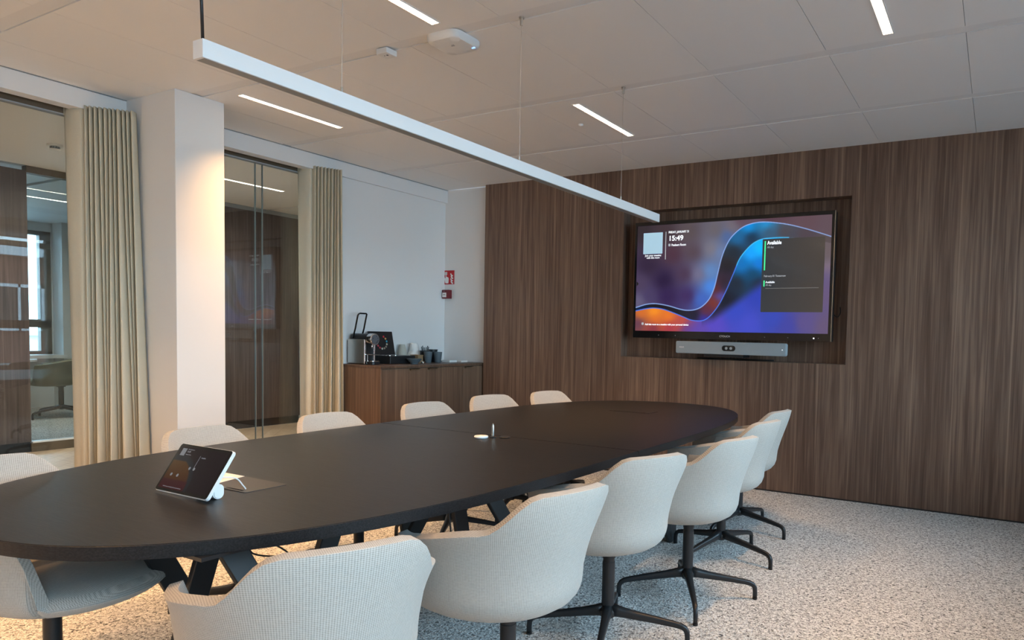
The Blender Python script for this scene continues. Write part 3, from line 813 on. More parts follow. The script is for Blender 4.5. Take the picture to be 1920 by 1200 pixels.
OR = [((160, 810), (214, 120, 60)), ((240, 800), (246, 156, 54)), ((330, 830), (232, 130, 56)), ((250, 850), (226, 124, 60)), ((420, 860), (190, 90, 80)), ((140, 870), (104, 74, 96)), ((240, 900), (130, 62, 84)), ((340, 900), (170, 70, 86)), ((450, 910), (120, 70, 120))]
LO = [((1250, 450), (110, 100, 105)), ((1350, 400), (112, 100, 104)), ((1350, 560), (124, 110, 124)), ((1150, 450), (100, 96, 104)), ((850, 430), (0, 168, 250)), ((900, 400), (10, 190, 255)), ((900, 500), (0, 130, 220)), ((790, 500), (20, 120, 190)), ((870, 560), (30, 80, 110)), ((760, 620), (48, 56, 70)), ((900, 620), (50, 58, 78)), ((700, 720), (44, 46, 60)), ((640, 810), (52, 50, 70)), ((560, 885), (70, 64, 110))]
PU = [((900, 700), (60, 78, 180)), ((760, 800), (66, 84, 190)), ((620, 880), (96, 84, 190)), ((540, 920), (104, 82, 170)), ((850, 880), (78, 88, 196)), ((1000, 850), (66, 84, 180)), ((1100, 900), (76, 80, 164)), ((1200, 880), (100, 90, 140)), ((1340, 900), (108, 94, 124)), ((1340, 700), (110, 96, 128)), ((1340, 450), (132, 116, 128)), ((1000, 600), (60, 72, 140)), ((1200, 600), (100, 90, 130))]
SEP = [(540, 868), (620, 845), (740, 760), (850, 680), (930, 620), (1100, 560), (1400, 480)]
def idw(Q, x, y, p=3.0):
    s = 0; c = [0, 0, 0]
    for (a, b), col in Q:
        w = 1/((a-x)**2+(b-y)**2+900)**(p/2); s += w
        for i in range(3): c[i] += w*col[i]
    return tuple(v/s for v in c)
def mixc(a, b, t): return tuple(a[i]*(1-t)+b[i]*t for i in range(3))
def wave(u, v):
    x, y = hp(hq, u, v)
    yt = ipc(RT, x); yb = ipc(RB, x)
    if y < yt:
        c = idw(UP, x, y)
    elif y < yb:
        c = idw(RI, x, y)
    else:
        if x < 545: c = mixc(idw(OR, x, y), idw(PU, x, y), sm(420, 560, x+.6*(y-860)))
        else:
            ys = ipc(SEP, x); c = mixc(idw(LO, x, y), idw(PU, x, y), sm(-45, 45, y-ys))
    d = dist(RT, x, y)
    if d < 5 and y > 225: c = mixc((150, 180, 235), c, sm(1.0, 5, d))
    d2 = dist(RB, x, y)
    if d2 < 5 and x < 1090: c = mixc((90, 130, 235) if x < 760 else (90, 190, 240), c, sm(1.0, 5, d2))
    c = tuple(max(4, (v-30)*1.12+12) for v in c)
    return s2l(c)
pic = color_grid('display', ix1-ix0, iz1-iz0, 460, 256, wave, tv, Matrix(((1, 0, 0, ix0), (0, 0, 1, -.004), (0, 1, 0, iz0), (0, 0, 0, 1))), 1.0)
MAT['bronze_light'] = simple('brass_bronze', (.30, .21, .13), .35, metal=.8)
MAT['ui_white'] = emis('interface_white', (.9, .95, 1), 1.0)
MAT['ui_grey'] = emis('interface_grey', (.35, .37, .40), .8)
MAT['ui_green'] = emis('interface_green', (.05, .75, .28), 1.0)
MAT['ui_tile'] = emis('interface_pale_tile', (.34, .52, .64), .8)
def panel_mat():
    m, nt, n, l, b = mat('interface_panel')
    b.inputs['Base Color'].default_value = (.004, .004, .004, 1); b.inputs['Roughness'].default_value = .12
    tc = n.new('ShaderNodeTexCoord'); sp = n.new('ShaderNodeSeparateXYZ'); r = n.new('ShaderNodeValToRGB')
    mr = n.new('ShaderNodeMapRange'); mr.inputs[1].default_value = .3; mr.inputs[2].default_value = .78
    l.new(tc.outputs['Object'], sp.inputs[0]); l.new(sp.outputs[0], mr.inputs[0]); l.new(mr.outputs[0], r.inputs[0]); r.color_ramp.elements[0].color = (*s2l((52, 58, 64)), 1); r.color_ramp.elements[1].color = (*s2l((72, 66, 62)), 1)
    l.new(r.outputs[0], b.inputs['Emission Color']); b.inputs['Emission Strength'].default_value = .85
    return m
MAT['ui_panel'] = panel_mat()
def scr(px, py, y=-.0045):
    u, v = hp(hinv, px, py); return ix0+u*(ix1-ix0), iz0+v*(iz1-iz0)
def quad(name, p0, p1, m, y=-.0046, r=0):
    (xa, za), (xb, zb) = scr(*p0), scr(*p1)
    x0, x1, z0, z1 = min(xa, xb), max(xa, xb), min(za, zb), max(za, zb)
    bm = prism(rrect(x0, x1, z0, z1, r or .0005, 3), 0, .0003); bm.transform(Matrix(((1, 0, 0, 0), (0, 0, 1, y), (0, 1, 0, 0), (0, 0, 0, 1))))
    return obj(name, bm, m, tv)
quad('schedule_panel', (922, 340), (1320, 810), MAT['ui_panel'], -.0046, .004)
quad('code_tile', (164, 299), (285, 428), MAT['ui_tile'], -.0046, .004)
quad('divider', (303, 290), (307, 465), MAT['ui_grey'], -.0046)
quad('green_bar', (935, 352), (942, 538), MAT['ui_green'], -.0052, .001)
quad('green_bar', (935, 604), (942, 642), MAT['ui_green'], -.0052, .001)
quad('divider', (948, 652), (1290, 653.5), emis('divider_dim', (.12, .12, .12), .8), -.0052)
def ttext(s, px, py, size, m, w=None, bold=0):
    x, z = scr(px, py)
    o = text('screen_text', s, size, (x, -.0056, z), m, tv, extrude=.0002, bold=bold)
    if w:
        xb, _ = scr(px+w, py); k = (xb-x)/max(1e-6, max(v.co.x for v in o.data.vertices)); o.scale = (k, 1, 1)
ttext('FRIDAY, JANUARY 31', 322, 300, .026, MAT['ui_white'], 128, .0005)
ttext('15:49', 322, 347, .060, MAT['ui_white'], 94, .0014)
ttext('Poelaert Room', 342, 381, .027, MAT['ui_white'], 92, .0005)
ttext('Join your meeting', 176, 447, .022, MAT['ui_white'], 102, .0004)
ttext('with this room', 186, 461, .022, MAT['ui_white'], 82, .0004)
ttext('Available', 952, 374, .042, MAT['ui_white'], 90, .0008)
ttext('All day', 952, 397, .022, MAT['ui_grey'], 42)
ttext('February 01 Tomorrow', 936, 581, .022, MAT['ui_grey'], 140, .0003)
ttext('Available', 948, 620, .022, MAT['ui_white'], 58, .0004)
ttext('All day', 948, 638, .020, MAT['ui_grey'], 38)
ttext('Add this room to a meeting with your personal device', 184, 885, .022, MAT['ui_white'], 278, .0004)
quad('room_icon', (322, 366), (336, 382), MAT['ui_grey'], -.0052, .006)
quad('share_icon', (162, 868), (176, 884), MAT['ui_grey'], -.0052, .006)
text('brand_lettering', 'CTOUCH', .022, (-.055, -.0125, 1.262), MAT['white_print'], tv, extrude=.0004)
obj('power_light', boxes([(.722, .732, -.0135, -.012, 1.264, 1.272)]), MAT['led_white'], tv)
for px_ in (-.62, -.46, .33, .52, .76): obj('bezel_sensor', boxes([(px_, px_+.006, -.0128, -.012, 1.266, 1.271)]), MAT['grey_trim'], tv)
obj('nudge_arrow', rot(prism([(-.848, 1.70), (-.828, 1.722), (-.848, 1.744)], 0, .0004), XZ, (0, -.005, 0)), MAT['black'], tv)
cb = cable('screen_cable', [(-1.16, 5.80, 1.47), (-1.12, 5.79, 1.44), (-1.10, 5.80, 1.47), (-1.11, 5.84, 1.52)], .004, MAT['black'], 'short black cable looping out behind the right edge of the wall screen', 'cable')
# video bar
vb = thing('video_bar', 'slim grey video conferencing sound bar mounted right under the wall screen', 'sound bar', (-1.960, 5.66, 1.170))
bm = prism(rrect(-.478, .478, -.052, .052, .014, 5), -.0, .060, bev=.004); bm.transform(Matrix(((1, 0, 0, 0), (0, 0, 1, 0), (0, 1, 0, 0), (0, 0, 0, 1))))
obj('body', bm, 'bar_grey', vb, smooth=True, auto=40)
bm = prism(rrect(-.058, .058, -.023, .023, .022, 8), 0, .0025); bm.transform(Matrix(((1, 0, 0, 0), (0, 0, 1, -.0026), (0, 1, 0, 0), (0, 0, 0, 1)))); obj('camera_window', bm, 'black_gloss', vb)
for cx in (-.020, .020):
    q = cyl(.012, .012, 0, .002, 24); q.transform(Matrix.Translation((cx, -.0026, 0)) @ Matrix.Rotation(PI/2, 4, 'X')); obj('lens', q, 'grey_trim', vb)
text('brand_mark', 'neat', .026, (-.445, -.0012, -.006), MAT['white_print'], vb)
obj('status_light', B(.446, .452, -.0012, 0, -.004, .002), MAT['led_white'], vb)
obj('mount', boxes([(-.22, .12, .01, .19, -.075, -.053)]), 'black', vb)
cable('bar_cable', [(-2.30, 5.82, 1.077), (-2.20, 5.79, 1.077), (-2.05, 5.78, 1.077), (-1.90, 5.80, 1.077), (-1.76, 5.79, 1.077), (-1.62, 5.82, 1.077)], .006, MAT['black'], 'black cable lying in the niche under the grey sound bar', 'cable')

# ================================================================ CEILING THINGS
def ceiling_light(x, y, label, L=.79, power=LAMP_W, wd=.044, spread=82, z=H, col=LAMP_COL):
    if z == H and L < .8: power = power*(1.15 if x < -4 else .85 if x < -2 else .5)
    t = thing('ceiling_light', label, 'ceiling light', (x, y, z), 0, 'recessed linear ceiling lights')
    obj('frame', boxes([(-wd/2-.006, -wd/2, -L/2-.006, L/2+.006, -.003, .001), (wd/2, wd/2+.006, -L/2-.006, L/2+.006, -.003, .001), (-wd/2, wd/2, -L/2-.006, -L/2, -.003, .001), (-wd/2, wd/2, L/2, L/2+.006, -.003, .001)]), 'white_metal', t)
    obj('diffuser', B(-wd/2, wd/2, -L/2, L/2, -.0015, .0005), MAT['diff'], t)
    l = D.lights.new('lamp_glow', 'AREA'); l.shape = 'RECTANGLE'; l.size = wd; l.size_y = L; l.energy = power; l.color = col; l.spread = math.radians(spread)
    lo = D.objects.new('lamp_glow', l); C.objects.link(lo); lo.parent = t; lo.location = (0, 0, -.002)
    return t
ceiling_light(-4.333, 3.295, 'bright recessed linear ceiling light near the pillar, left of the white pendant')
ceiling_light(-2.466, 4.378, 'bright recessed linear ceiling light nearest the wood wall')
ceiling_light(-2.459, 2.266, 'bright linear ceiling light next to the access point, cut by the top of the picture')
ceiling_light(-.534, 3.338, 'bright recessed linear ceiling light at the top right of the picture')
for x, y, lb in ((-4.333, 1.21, 'linear ceiling light over the left curtain side, just outside the picture'), (-2.46, .19, 'linear ceiling light right above the camera'), (-.534, 1.26, 'linear ceiling light nearer the window wall, outside the picture'),
                 (-4.333, -.87, 'linear ceiling light in the rear left corner of the room'), (-.534, -.82, 'linear ceiling light in the rear right corner of the room'), (-2.46, -1.9, 'linear ceiling light close to the rear wall')):
    ceiling_light(x, y, lb)
# pendant
XP = -2.042
pd = thing('linear_pendant', 'long slim white linear pendant hanging over the table', 'pendant light', (XP, 2.795, 2.046))
obj('housing', boxes([(-.024, .024, -1.56, 1.56, -.0265, .0265)], bev=.0015), 'white_metal', pd)
obj('lens_strip', B(-.019, .019, -1.552, 1.552, -.0272, -.0262), simple('dull_lens', (.30, .32, .33), .5), pd)
for yy in (-1.05, .0, 1.045):
    w = obj('suspension_wire', tube([(0, yy, .026), (0, yy, .705)], .0011, 6), 'steel', pd)
    obj('wire_gripper', cyl(.004, .004, .026, .052, 12, 0, yy), 'steel', w)
    obj('ceiling_anchor', merge(cyl(.012, .012, .697, .704, 20, 0, yy), cyl(.006, .008, .665, .697, 16, 0, yy)), 'steel', w)
obj('power_cord', tube([(0, -1.545, .026), (-.003, -1.548, .2), (.003, -1.545, .45), (0, -1.545, .704)], .0045, 10), 'black', pd, smooth=True)
# access point
ap = thing('access_point', 'square white rounded wireless access point on the ceiling beside a light strip', 'access point', (-2.505, 2.845, H))
def dome_box(r, n=5.0, prof=((1.0, 0), (1.0, -.012), (.96, -.028), (.88, -.036), (.5, -.040), (0, -.041))):
    bm = bmesh.new(); N = 64; R = []
    for f, z in prof:
        if f == 0: R.append([bm.verts.new((0, 0, z))]); continue
        ring = []
        for i in range(N):
            a = 2*PI*i/N; c, s = math.cos(a), math.sin(a); q = (abs(c)**n+abs(s)**n)**(-1/n); ring.append(bm.verts.new((r*f*q*c, r*f*q*s, z)))
        R.append(ring)
    for a, b in zip(R, R[1:]):
        for i in range(N):
            j = (i+1) % N
            if len(b) == 1: bm.faces.new((a[i], a[j], b[0]))
            else: bm.faces.new((a[i], a[j], b[j], b[i]))
    bm.faces.new(R[0][::-1]); bmesh.ops.recalc_face_normals(bm, faces=bm.faces); return bm
obj('housing', dome_box(.108), 'white_plastic', ap, smooth=True, auto=35)
obj('status_light', B(.076, .094, .052, .060, -.0400, -.0368), MAT['led_blue'], ap)
obj('side_slots', boxes([(-.1085, -.1078, -.02+k*.008, -.016+k*.008, -.011, -.006) for k in range(9)]), 'grey_trim', ap)
obj('logo_mark', boxes([(.000, .022, -.016, -.012, -.0415, -.0405), (.008, .024, -.026, -.021, -.0415, -.0405)]), 'grey_trim', ap)
sb = thing('ceiling_sensor_box', 'small square white box on the ceiling beside the access point', 'sensor', (-2.925, 2.795, H))
obj('housing', B(-.038, .038, -.038, .038, -.030, 0, bev=.003), 'white_plastic', sb)
obj('sensor_hole', cyl(.006, .006, -.0308, -.0298, 16, .012, -.006), 'black', sb); obj('sensor_hole', cyl(.003, .003, -.0308, -.0298, 16, -.008, -.006), 'black', sb)
bt = obj('ceiling_button_sensor', merge(cyl(.016, .018, 2.738, H, 24, -2.661, 4.372), cyl(.010, .010, 2.735, 2.739, 20, -2.661, 4.372)), 'white_plastic', smooth=True, auto=40)
tag(bt, 'tiny round white sensor on the ceiling left of the light nearest the wood wall', 'sensor')
# corridor lights and detector
for x, y, L, lab in ((-6.89, 4.15, 1.9, 'bright linear corridor ceiling light seen through the glass beside the pillar'), (-6.89, .6, 1.9, 'linear corridor ceiling light behind the left glass partition')):
    ceiling_light(x, y, lab, L, 55, .04, 165, col=(1, .84, .66))
ceiling_light(-10.08, 4.6, 'linear ceiling light of the far meeting room', 1.4, 26, .04, 165, col=(1, .88, .74))
sd = thing('smoke_detector', 'round slotted smoke detector on the corridor ceiling beside the near curtain', 'smoke detector', (-6.98, 3.0, H))
obj('base', cyl(.055, .055, -.018, 0, 32), 'white_plastic', sd, smooth=True, auto=40)
obj('vents', merge(*[B(.030*math.cos(a)-.004, .030*math.cos(a)+.004, .030*math.sin(a)-.004, .030*math.sin(a)+.004, -.040, -.018) for a in [2*PI*k/10 for k in range(10)]]), 'grey_trim', sd)
obj('cap', cyl(.034, .042, -.048, -.038, 32), 'white_plastic', sd, smooth=True, auto=40)

# ================================================================ CURTAINS
def curtain(label, A, Bt, Bb, Et, Eb, seed, nf, ztop=2.640):
    """A: outer edge of the leading panel; Bt/Bb: where the pleats begin; Et/Eb: last pleat (top / bottom), all (x, y)"""
    rnd = random.Random(seed)
    cx, cy = (A[0]+Et[0])/2, (A[1]+Et[1])/2
    t = thing('curtain', label, 'curtain', (cx, cy, 0))
    NV = 50; NL = 10; PP = 18; NU = nf*PP
    wid = [rnd.uniform(.75, 1.25) for _ in range(nf)]; widb = [(.9, .12, 1.9, .15, .10, 1.3, .12, 2.2, .3, .12, 1.2)[q % 11] for q in range(nf)]
    ampb = [min(1.3, .25+.8*q) for q in widb]
    ct = [0]; cb = [0]
    for w in wid: ct.append(ct[-1]+w/sum(wid))
    for w in widb: cb.append(cb[-1]+w/sum(widb))
    bm = bmesh.new(); G = []
    for j in range(NV+1):
        v = j/NV; z = ztop-(ztop-.006)*v; w = v**1.2
        Bp = (Bt[0]*(1-v)+Bb[0]*v, Bt[1]*(1-v)+Bb[1]*v); Ep = (Et[0]*(1-v)+Eb[0]*v, Et[1]*(1-v)+Eb[1]*v)
        d = Vector((Ep[0]-Bp[0], Ep[1]-Bp[1])); L = d.length; d.normalize(); nrm = Vector((d.y, -d.x))
        row = []
        for i in range(NL):
            q = i/NL
            x = A[0]+(Bp[0]-A[0])*q + .012*math.sin(q*PI)*(1+v) ; y = A[1]+.035*v+(Bp[1]-A[1]-.035*v)*q - .010*math.sin(q*PI)*(1+2*v) + .008*v*math.sin(q*9+seed)
            row.append((x, y))
        for i in range(NU+1):
            k = min(nf-1, i//PP); fr = (i-k*PP)/PP
            s0 = ct[k]*(1-w)+cb[k]*w; s1 = ct[k+1]*(1-w)+cb[k+1]*w
            s = s0+(s1-s0)*fr
            amp = .030*(1-w)+.046*ampb[k]*w
            o = amp*(2*abs(math.sin(PI*fr))**(.6+.35*w)-1)
            o += .012*v*math.sin(s*8+seed+2*v)
            p = Vector(Bp)+d*(s*L)+nrm*o
            row.append((p.x, p.y))
        G.append([bm.verts.new((x-cx, y-cy, z)) for x, y in row])
    for j in range(NV):
        for i in range(len(G[0])-1): bm.faces.new((G[j][i], G[j+1][i], G[j+1][i+1], G[j][i+1]))
    bmesh.ops.recalc_face_normals(bm, faces=bm.faces)
    o = obj('curtain_fabric', bm, 'curtain', t, smooth=True)
    s = o.modifiers.new('thickness', 'SOLIDIFY'); s.thickness = .0015
    obj('heading_tab', boxes([(A[0]-cx-.001, A[0]-cx+.004, A[1]-cy-.002, A[1]-cy+.002, ztop-.05, ztop)]), 'curtain', t)
    return t
curtain('beige floor-length curtain between the left glass and the pillar, the nearer and wider one', (-5.31, 2.335), (-5.16, 2.38), (-5.14, 2.37), (-4.985, 2.60), (-4.85, 2.585), 3, 11)
curtain('beige floor-length curtain beside the sideboard, the farther and narrower one', (-5.31, 4.075), (-5.16, 4.11), (-5.17, 4.11), (-5.06, 4.335), (-5.03, 4.335), 5, 9)
for (y0, y1, gl, lab) in ((-.9, 2.63, (2.10, 2.215, 2.30), 'white curtain track in front of the left glass partition'), (2.97, 4.37, (3.46, 3.78, 4.02), 'white curtain track in front of the glass between pillar and sideboard')):
    t = thing('curtain_track', lab, 'curtain track', (-5.235, 0, 2.668))
    obj('rail', B(-.011, .011, y0, y1, -.002, .012), 'white_metal', t)
    for g in gl: obj('glider', boxes([(-.006, .006, g-.006, g+.006, -.022, -.002), (-.003, .003, g-.010, g-.006, -.032, -.014), (-.003, .003, g+.006, g+.010, -.032, -.014)]), 'white_plastic', t)

# ================================================================ SIDEBOARD AND THINGS ON IT
SXF = -4.62; SY0 = 4.385; SY1 = 5.79; SZ = .947
sd = thing('sideboard', 'walnut sideboard cabinet along the left wall under the fire sign', 'cabinet', (-4.9, SY0, 0))
ox, oy = -4.9, SY0
obj('carcass', boxes([(XL+.006-ox, SXF-.020-ox, 0, SY1-oy, .06, SZ-.022)]), 'walnut_cab', sd)
obj('end_panel', B(XL+.006-ox, SXF-ox, -.018, .0, 0, SZ-.020), 'walnut_cab', sd)
obj('top', B(XL+.004-ox, SXF+.004-ox, -.02, SY1-oy, SZ-.020, SZ, bev=.001, seg=1), 'walnut_top', sd)
obj('plinth', B(XL+.02-ox, SXF-.05-ox, .01, SY1-oy, 0, .06), 'black', sd)
dy = [(4.389, 4.921), (4.925, 5.437), (5.441, 5.785)]
hy = [(4.71, 4.82), (4.945, 5.06), (5.46, 5.57)]
for (a, b), (c, d) in zip(dy, hy):
    dd = obj('door', B(SXF-.019-ox, SXF-ox, a-oy, b-oy, .065, SZ-.030), 'walnut_cab', sd)
    h = obj('handle', merge(B(SXF-.004-ox, SXF+.022-ox, c-oy, d-oy, SZ-.034, SZ-.030), B(SXF-.004-ox, SXF+.024-ox, c-oy, c+.006-oy, SZ-.046, SZ-.030), B(SXF+.019-ox, SXF+.022-ox, c-oy, d-oy, SZ-.040, SZ-.030)), 'bronze_light', dd) if 'bronze_light' in MAT else obj('handle', merge(B(SXF-.004-ox, SXF+.020-ox, c-oy, d-oy, SZ-.034, SZ-.031), B(SXF+.017-ox, SXF+.020-ox, c-oy, d-oy, SZ-.042, SZ-.031)), 'steel', dd)
# coffee machine
cm = thing('coffee_machine', 'silver and black capsule coffee machine with its lever handle raised', 'coffee machine', (-5.03, 4.55, SZ))
L0 = [(-.13, .06, -.055, .055, 0, .215)]
obj('side_body', boxes([(-.135, .075, -.062, -.050, .006, .225), (-.135, .075, .050, .062, .006, .225)], bev=.004), 'steel', cm)
obj('body', boxes([(-.130, .070, -.050, .050, .004, .222)], bev=.004), 'black', cm)
obj('front_edge', boxes([(.070, .084, -.064, -.046, .004, .224), (.070, .084, .046, .064, .004, .224)], bev=.004), 'chrome', cm)
q = cyl(.045, .045, -.12, .11, 40); q.transform(Matrix.Translation((0, 0, .232)) @ Matrix.Rotation(PI/2, 4, 'Y')); obj('top_cover', q, 'black', cm, smooth=True, auto=40)
q = cyl(.053, .053, .085, .150, 48, bev=.006); q.transform(Matrix.Translation((0, 0, .226)) @ Matrix.Rotation(PI/2, 4, 'Y')); hd = obj('brew_head', q, 'chrome', cm, smooth=True, auto=40)
q = cyl(.043, .043, .150, .153, 40); q.transform(Matrix.Translation((0, 0, .226)) @ Matrix.Rotation(PI/2, 4, 'Y')); obj('dial_face', q, simple('dial_grey', (.10, .11, .13), .4), hd)
for a in (20, 45, 70, 115, 160, 250):
    q = cyl(.0045, .0045, .153, .1545, 12, .030*math.cos(math.radians(a)), .030*math.sin(math.radians(a))); q.transform(Matrix.Translation((0, 0, .226)) @ Matrix.Rotation(PI/2, 4, 'Y')); obj('button', q, 'black', hd)
hpts = [(-.08, -.050, .235), (-.05, -.050, .32), (-.018, -.050, .44), (-.010, -.046, .452), (-.006, -.036, .458), (-.006, .036, .458), (-.010, .046, .452), (-.018, .050, .44), (-.05, .050, .32), (-.08, .050, .235)]
obj('lever', tube(hpts, .0075, 10), 'black_gloss', cm, smooth=True)
obj('drip_tray', prism(rrect(.070, .170, -.050, .050, .03), 0, .030, bev=.003), 'black', cm)
obj('tray_grid', prism(rrect(.082, .165, -.045, .045, .026), .030, .034), 'chrome', cm)
obj('cup_support', merge(tube([(.10, -.042, .034), (.10, -.042, .088)], .0028, 8), tube([(.10, .042, .034), (.10, .042, .088)], .0028, 8), tube([(.085, -.046, .090), (.16, -.046, .090), (.165, 0, .090), (.16, .046, .090), (.085, .046, .090)], .0032, 8), boxes([(.085, .16, -.044, .044, .087, .089)])), 'chrome', cm, smooth=True, auto=40)
obj('spout', merge(cyl(.010, .007, .150, .178, 16, .110, 0)), 'chrome', cm, smooth=True)
obj('water_tank', B(-.20, -.137, -.045, .045, .01, .215, bev=.008), simple('smoked_tank', (.05, .055, .06), .1), cm)
# capsule case
kc = thing('capsule_case', 'open black capsule case with a ring of coloured dots inside its lid', 'case', (-4.99, 4.86, SZ))
obj('tray', B(-.115, .115, -.135, .185, 0, .075, bev=.004), 'black', kc)
obj('lid', boxes([(-.004, .004, -.15, .15, 0, .225)], bev=.002), 'black', kc)
lid = kc.children[-1] if kc.children[-1].name.startswith('lid') else [c for c in kc.children if c.name.startswith('lid')][0]
lid.location = (-.105, -.01, .078); lid.rotation_euler = (0, math.radians(-12), 0)
cols = [(.55, .04, .05), (.65, .35, .12), (.05, .35, .50), (.55, .50, .38), (.30, .27, .22), (.35, .28, .22), (.55, .52, .42), (.45, .05, .07), (.5, .06, .08), (.30, .30, .55), (.2, .4, .2), (.6, .5, .2)]
for k, c in enumerate(cols):
    a = math.radians(60-k*26)
    q = cyl(.010, .010, 0, .002, 14); q.transform(Matrix.Translation((.0045, .062*math.cos(a), .120+.062*math.sin(a))) @ Matrix.Rotation(PI/2, 4, 'Y')); obj('coloured_dot', q, simple('dot_%d' % k, c, .4), lid)
for k in range(8):
    q = cyl(.012, .012, 0, .004, 14, -.06+.04*(k % 4), -.09+.07*(k//4)); o = obj('capsule', q, 'chrome', kc); o.location = (0, 0, .075)
for dy_, nm, lab, mt in ((0, 'paper_cone', 'tapered grey-beige paper holder standing behind the capsule case', 'paper_grey'),):
    o = obj(nm, lathe([(0, 0), (.055, 0), (.058, .02), (.040, .12), (.026, .175), (.020, .177), (0, .177)], 24, -5.125, 5.125), mt, smooth=True, auto=40); o.location = (0, 0, SZ); tag(o, lab, 'holder')
def crumple():
    bm = lathe([(0, 0), (.075, 0), (.076, .03), (.064, .07), (.050, .11), (.044, .15), (.036, .19), (.028, .192), (.022, .17), (0, .16)], 26, 0, 0)
    for v in bm.verts:
        k = 1+.16*noise.noise(v.co*34)
        v.co.x *= k; v.co.y *= k
    return bm
o = obj('paper_napkins', crumple(), 'paper', smooth=False); o.location = (-5.11, 5.275, SZ); tag(o, 'white crumpled paper napkin bundle behind the black case', 'napkins')
o = thing('wooden_box', 'small plain wooden box between the black case and the dark cup', 'box', (-4.985, 5.18, SZ))
obj('box_body', B(-.05, .05, -.035, .035, 0, .068, bev=.002), 'kraft', o); obj('lid', B(-.052, .052, -.037, .037, .068, .078), 'kraft', o)
o = thing('bowl', 'small dark grey flared bowl on the sideboard', 'bowl', (-4.80, 4.955, SZ))
obj('bowl_body', lathe([(0, 0), (.034, 0), (.036, .010), (.050, .020), (.066, .040), (.072, .050), (.068, .050), (.058, .036), (.03, .016), (0, .014)], 40), 'ceramic', o, smooth=True, auto=50)
def cup(x, y, h, r0, r1, m, name, label, grp=None):
    t = thing(name, label, 'cup', (x, y, SZ), 0, grp)
    obj('cup_body', lathe([(0, 0), (r0*.85, 0), (r0, .006), (r1, h), (r1-.004, h+.001), (r1-.006, h-.004), (r0-.005, .012), (0, .012)], 36), m, t, smooth=True, auto=50); return t
cup(-4.985, 5.295, .118, .043, .052, 'ceramic_dark', 'dark_cup', 'dark cup holding black coffee stirrers')
for k in range(6):
    a = k*1.05; s = obj('stirrer', tube([(-4.985+.015*math.cos(a), 5.295+.015*math.sin(a), SZ+.02), (-4.985+.034*math.cos(a), 5.295+.038*math.sin(a), SZ+.158+.008*math.cos(k*2))], .0045, 6), 'black')
    tag(s, 'black coffee stirrer standing in the dark cup', 'stirrer', 'black stirrers in the dark cup')
cup(-5.04, 5.46, .118, .040, .050, 'ceramic_dark', 'dark_cup', 'dark cup with a flat lid half hidden behind the grey cups')
lidc = obj('cup_lid', cyl(.054, .054, SZ+.1195, SZ+.1275, 32, -5.04, 5.46, bev=.002), 'black', smooth=True, auto=40); tag(lidc, 'flat black lid lying on the dark cup behind the grey cups', 'lid')
cup(-4.90, 5.245, .108, .031, .043, 'ceramic', 'grey_cup', 'grey handleless cup, left one of the two in front')
cup(-4.90, 5.385, .106, .033, .043, 'ceramic', 'grey_cup', 'grey handleless cup, right one of the two in front')
wd = obj('small_capsule', lathe([(0, 0), (.016, 0), (.018, .006), (.012, .022), (0, .024)], 20), 'steel', smooth=True, loc=(-4.83, 5.10, SZ)); tag(wd, 'single small metallic capsule beside the grey bowl', 'capsule')
o = thing('notepad', 'small stack of white cards on the sideboard beside the grey cups', 'paper', (-4.90, 5.56, SZ)); obj('sheets', B(-.05, .05, -.055, .055, 0, .022, bev=.001, seg=1), 'paper', o)
o = thing('notepad', 'flat white booklet at the far end of the sideboard next to the wood wall', 'paper', (-4.93, 5.71, SZ)); obj('sheets', B(-.10, .10, -.05, .05, 0, .014, bev=.001, seg=1), 'paper', o)

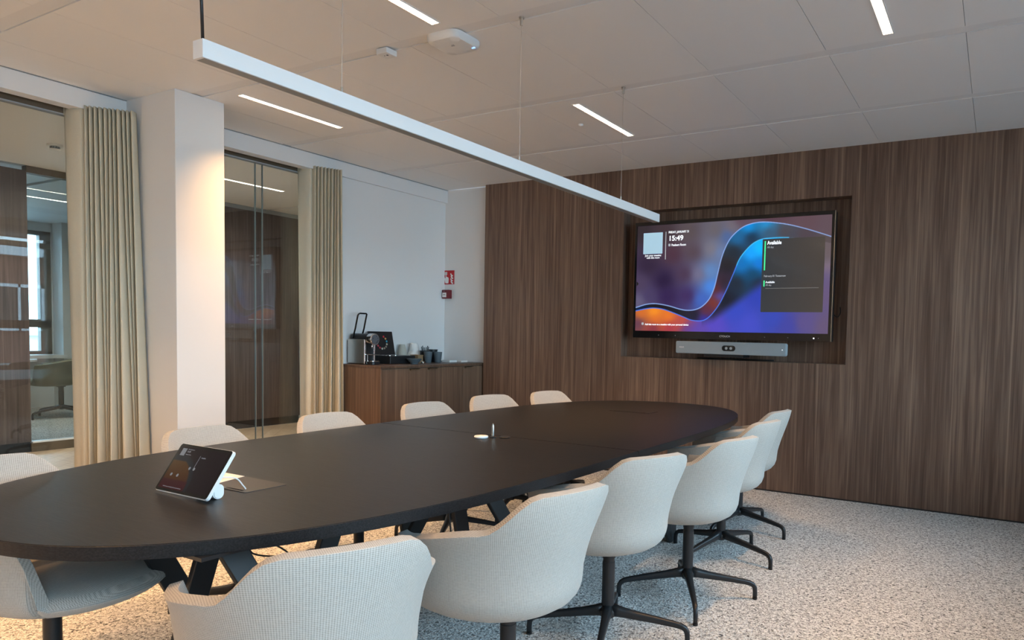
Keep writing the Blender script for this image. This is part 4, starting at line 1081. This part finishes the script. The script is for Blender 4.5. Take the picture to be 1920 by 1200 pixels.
# ================================================================ FIRE SIGN AND CALL POINT
fs = thing('fire_alarm_sign', 'square red sign with a white hand, button and flames on the white corner wall', 'sign', (-5.13, YC-.002, 1.835))
s_ = .0735
obj('plate', B(-s_, s_, -.002, .001, -s_, s_), 'red', fs)
def flatpoly(name, pts, par, m='white_print', y=-.0026):
    bm = prism(pts, 0, .0006); bm.transform(Matrix(((1, 0, 0, 0), (0, 0, 1, y), (0, 1, 0, 0), (0, 0, 0, 1)))); return obj(name, bm, m, par)
flatpoly('button_symbol', rrect(-.056, -.024, .026, .058, .004), fs)
flatpoly('button_ring', [(-.040+.011*math.cos(2*PI*k/24), .042+.011*math.sin(2*PI*k/24)) for k in range(24)], fs, 'grey_trim', -.0030)
flatpoly('button_dot', [(-.040+.006*math.cos(2*PI*k/24), .042+.006*math.sin(2*PI*k/24)) for k in range(24)], fs, 'white_print', -.0034)
flatpoly('hand_symbol', [(-.046, .024), (-.036, .024), (-.034, .006), (-.018, .004), (-.004, -.004), (-.002, -.020), (-.006, -.062), (-.048, -.062), (-.054, -.040), (-.064, -.014), (-.062, .000), (-.056, .002), (-.050, -.012), (-.046, .000)], fs)
for k in range(4):
    x0, z0 = .030+.004*(k % 2), .034-k*.026
    flatpoly('flame_symbol', [(x0-.010, z0+.002), (x0-.004, z0-.012), (x0+.012, z0-.026), (x0+.024, z0-.024), (x0+.026, z0-.014), (x0+.008, z0-.004), (x0-.002, z0+.012)], fs)
cp = thing('fire_call_point', 'dark red manual fire alarm call point on the wall below the red sign', 'alarm button', (-5.135, YC, 1.655))
obj('housing', B(-.046, .046, -.052, 0, -.046, .046, bev=.004), 'darkred', cp)
obj('front_panel', B(-.040, .014, -.0535, -.052, -.032, .016), 'white_print', cp)
obj('panel_mark', boxes([(-.030, -.022, -.0542, -.0535, -.008, -.002), (-.019, -.009, -.0542, -.0535, -.009, -.001), (-.006, .002, -.0542, -.0535, -.008, -.002)]), 'black', cp)
obj('indicator', boxes([(-.020, -.014, -.0535, -.052, .030, .035)]), 'white_print', cp)

# ================================================================ FAR ROOM
oc = make_chair('armchair', 'olive green tub armchair in the far meeting room behind the glass', None, 'fabric_olive')
oc.location = (-11.0, 4.62, 0); oc.rotation_euler = (0, 0, math.radians(150))
oc.scale = (1.15, 1.15, 1.12)
oc2 = copy_tree(oc); oc2['label'] = 'olive green tub armchair half hidden behind the walnut corridor panel'; oc2.location = (-11.35, 4.0, 0); oc2.rotation_euler = (0, 0, math.radians(200))
ft = thing('meeting_table', 'pale meeting table of the far room behind the olive armchair', 'table', (-12.15, 4.0, 0))
obj('tabletop', prism(rrect(-.3, .3, -.9, .9, .2), .71, .74), 'white_metal', ft)
obj('pedestal', merge(cyl(.04, .04, .02, .71, 24), cyl(.26, .25, 0, .02, 32)), 'black', ft, smooth=True, auto=40)
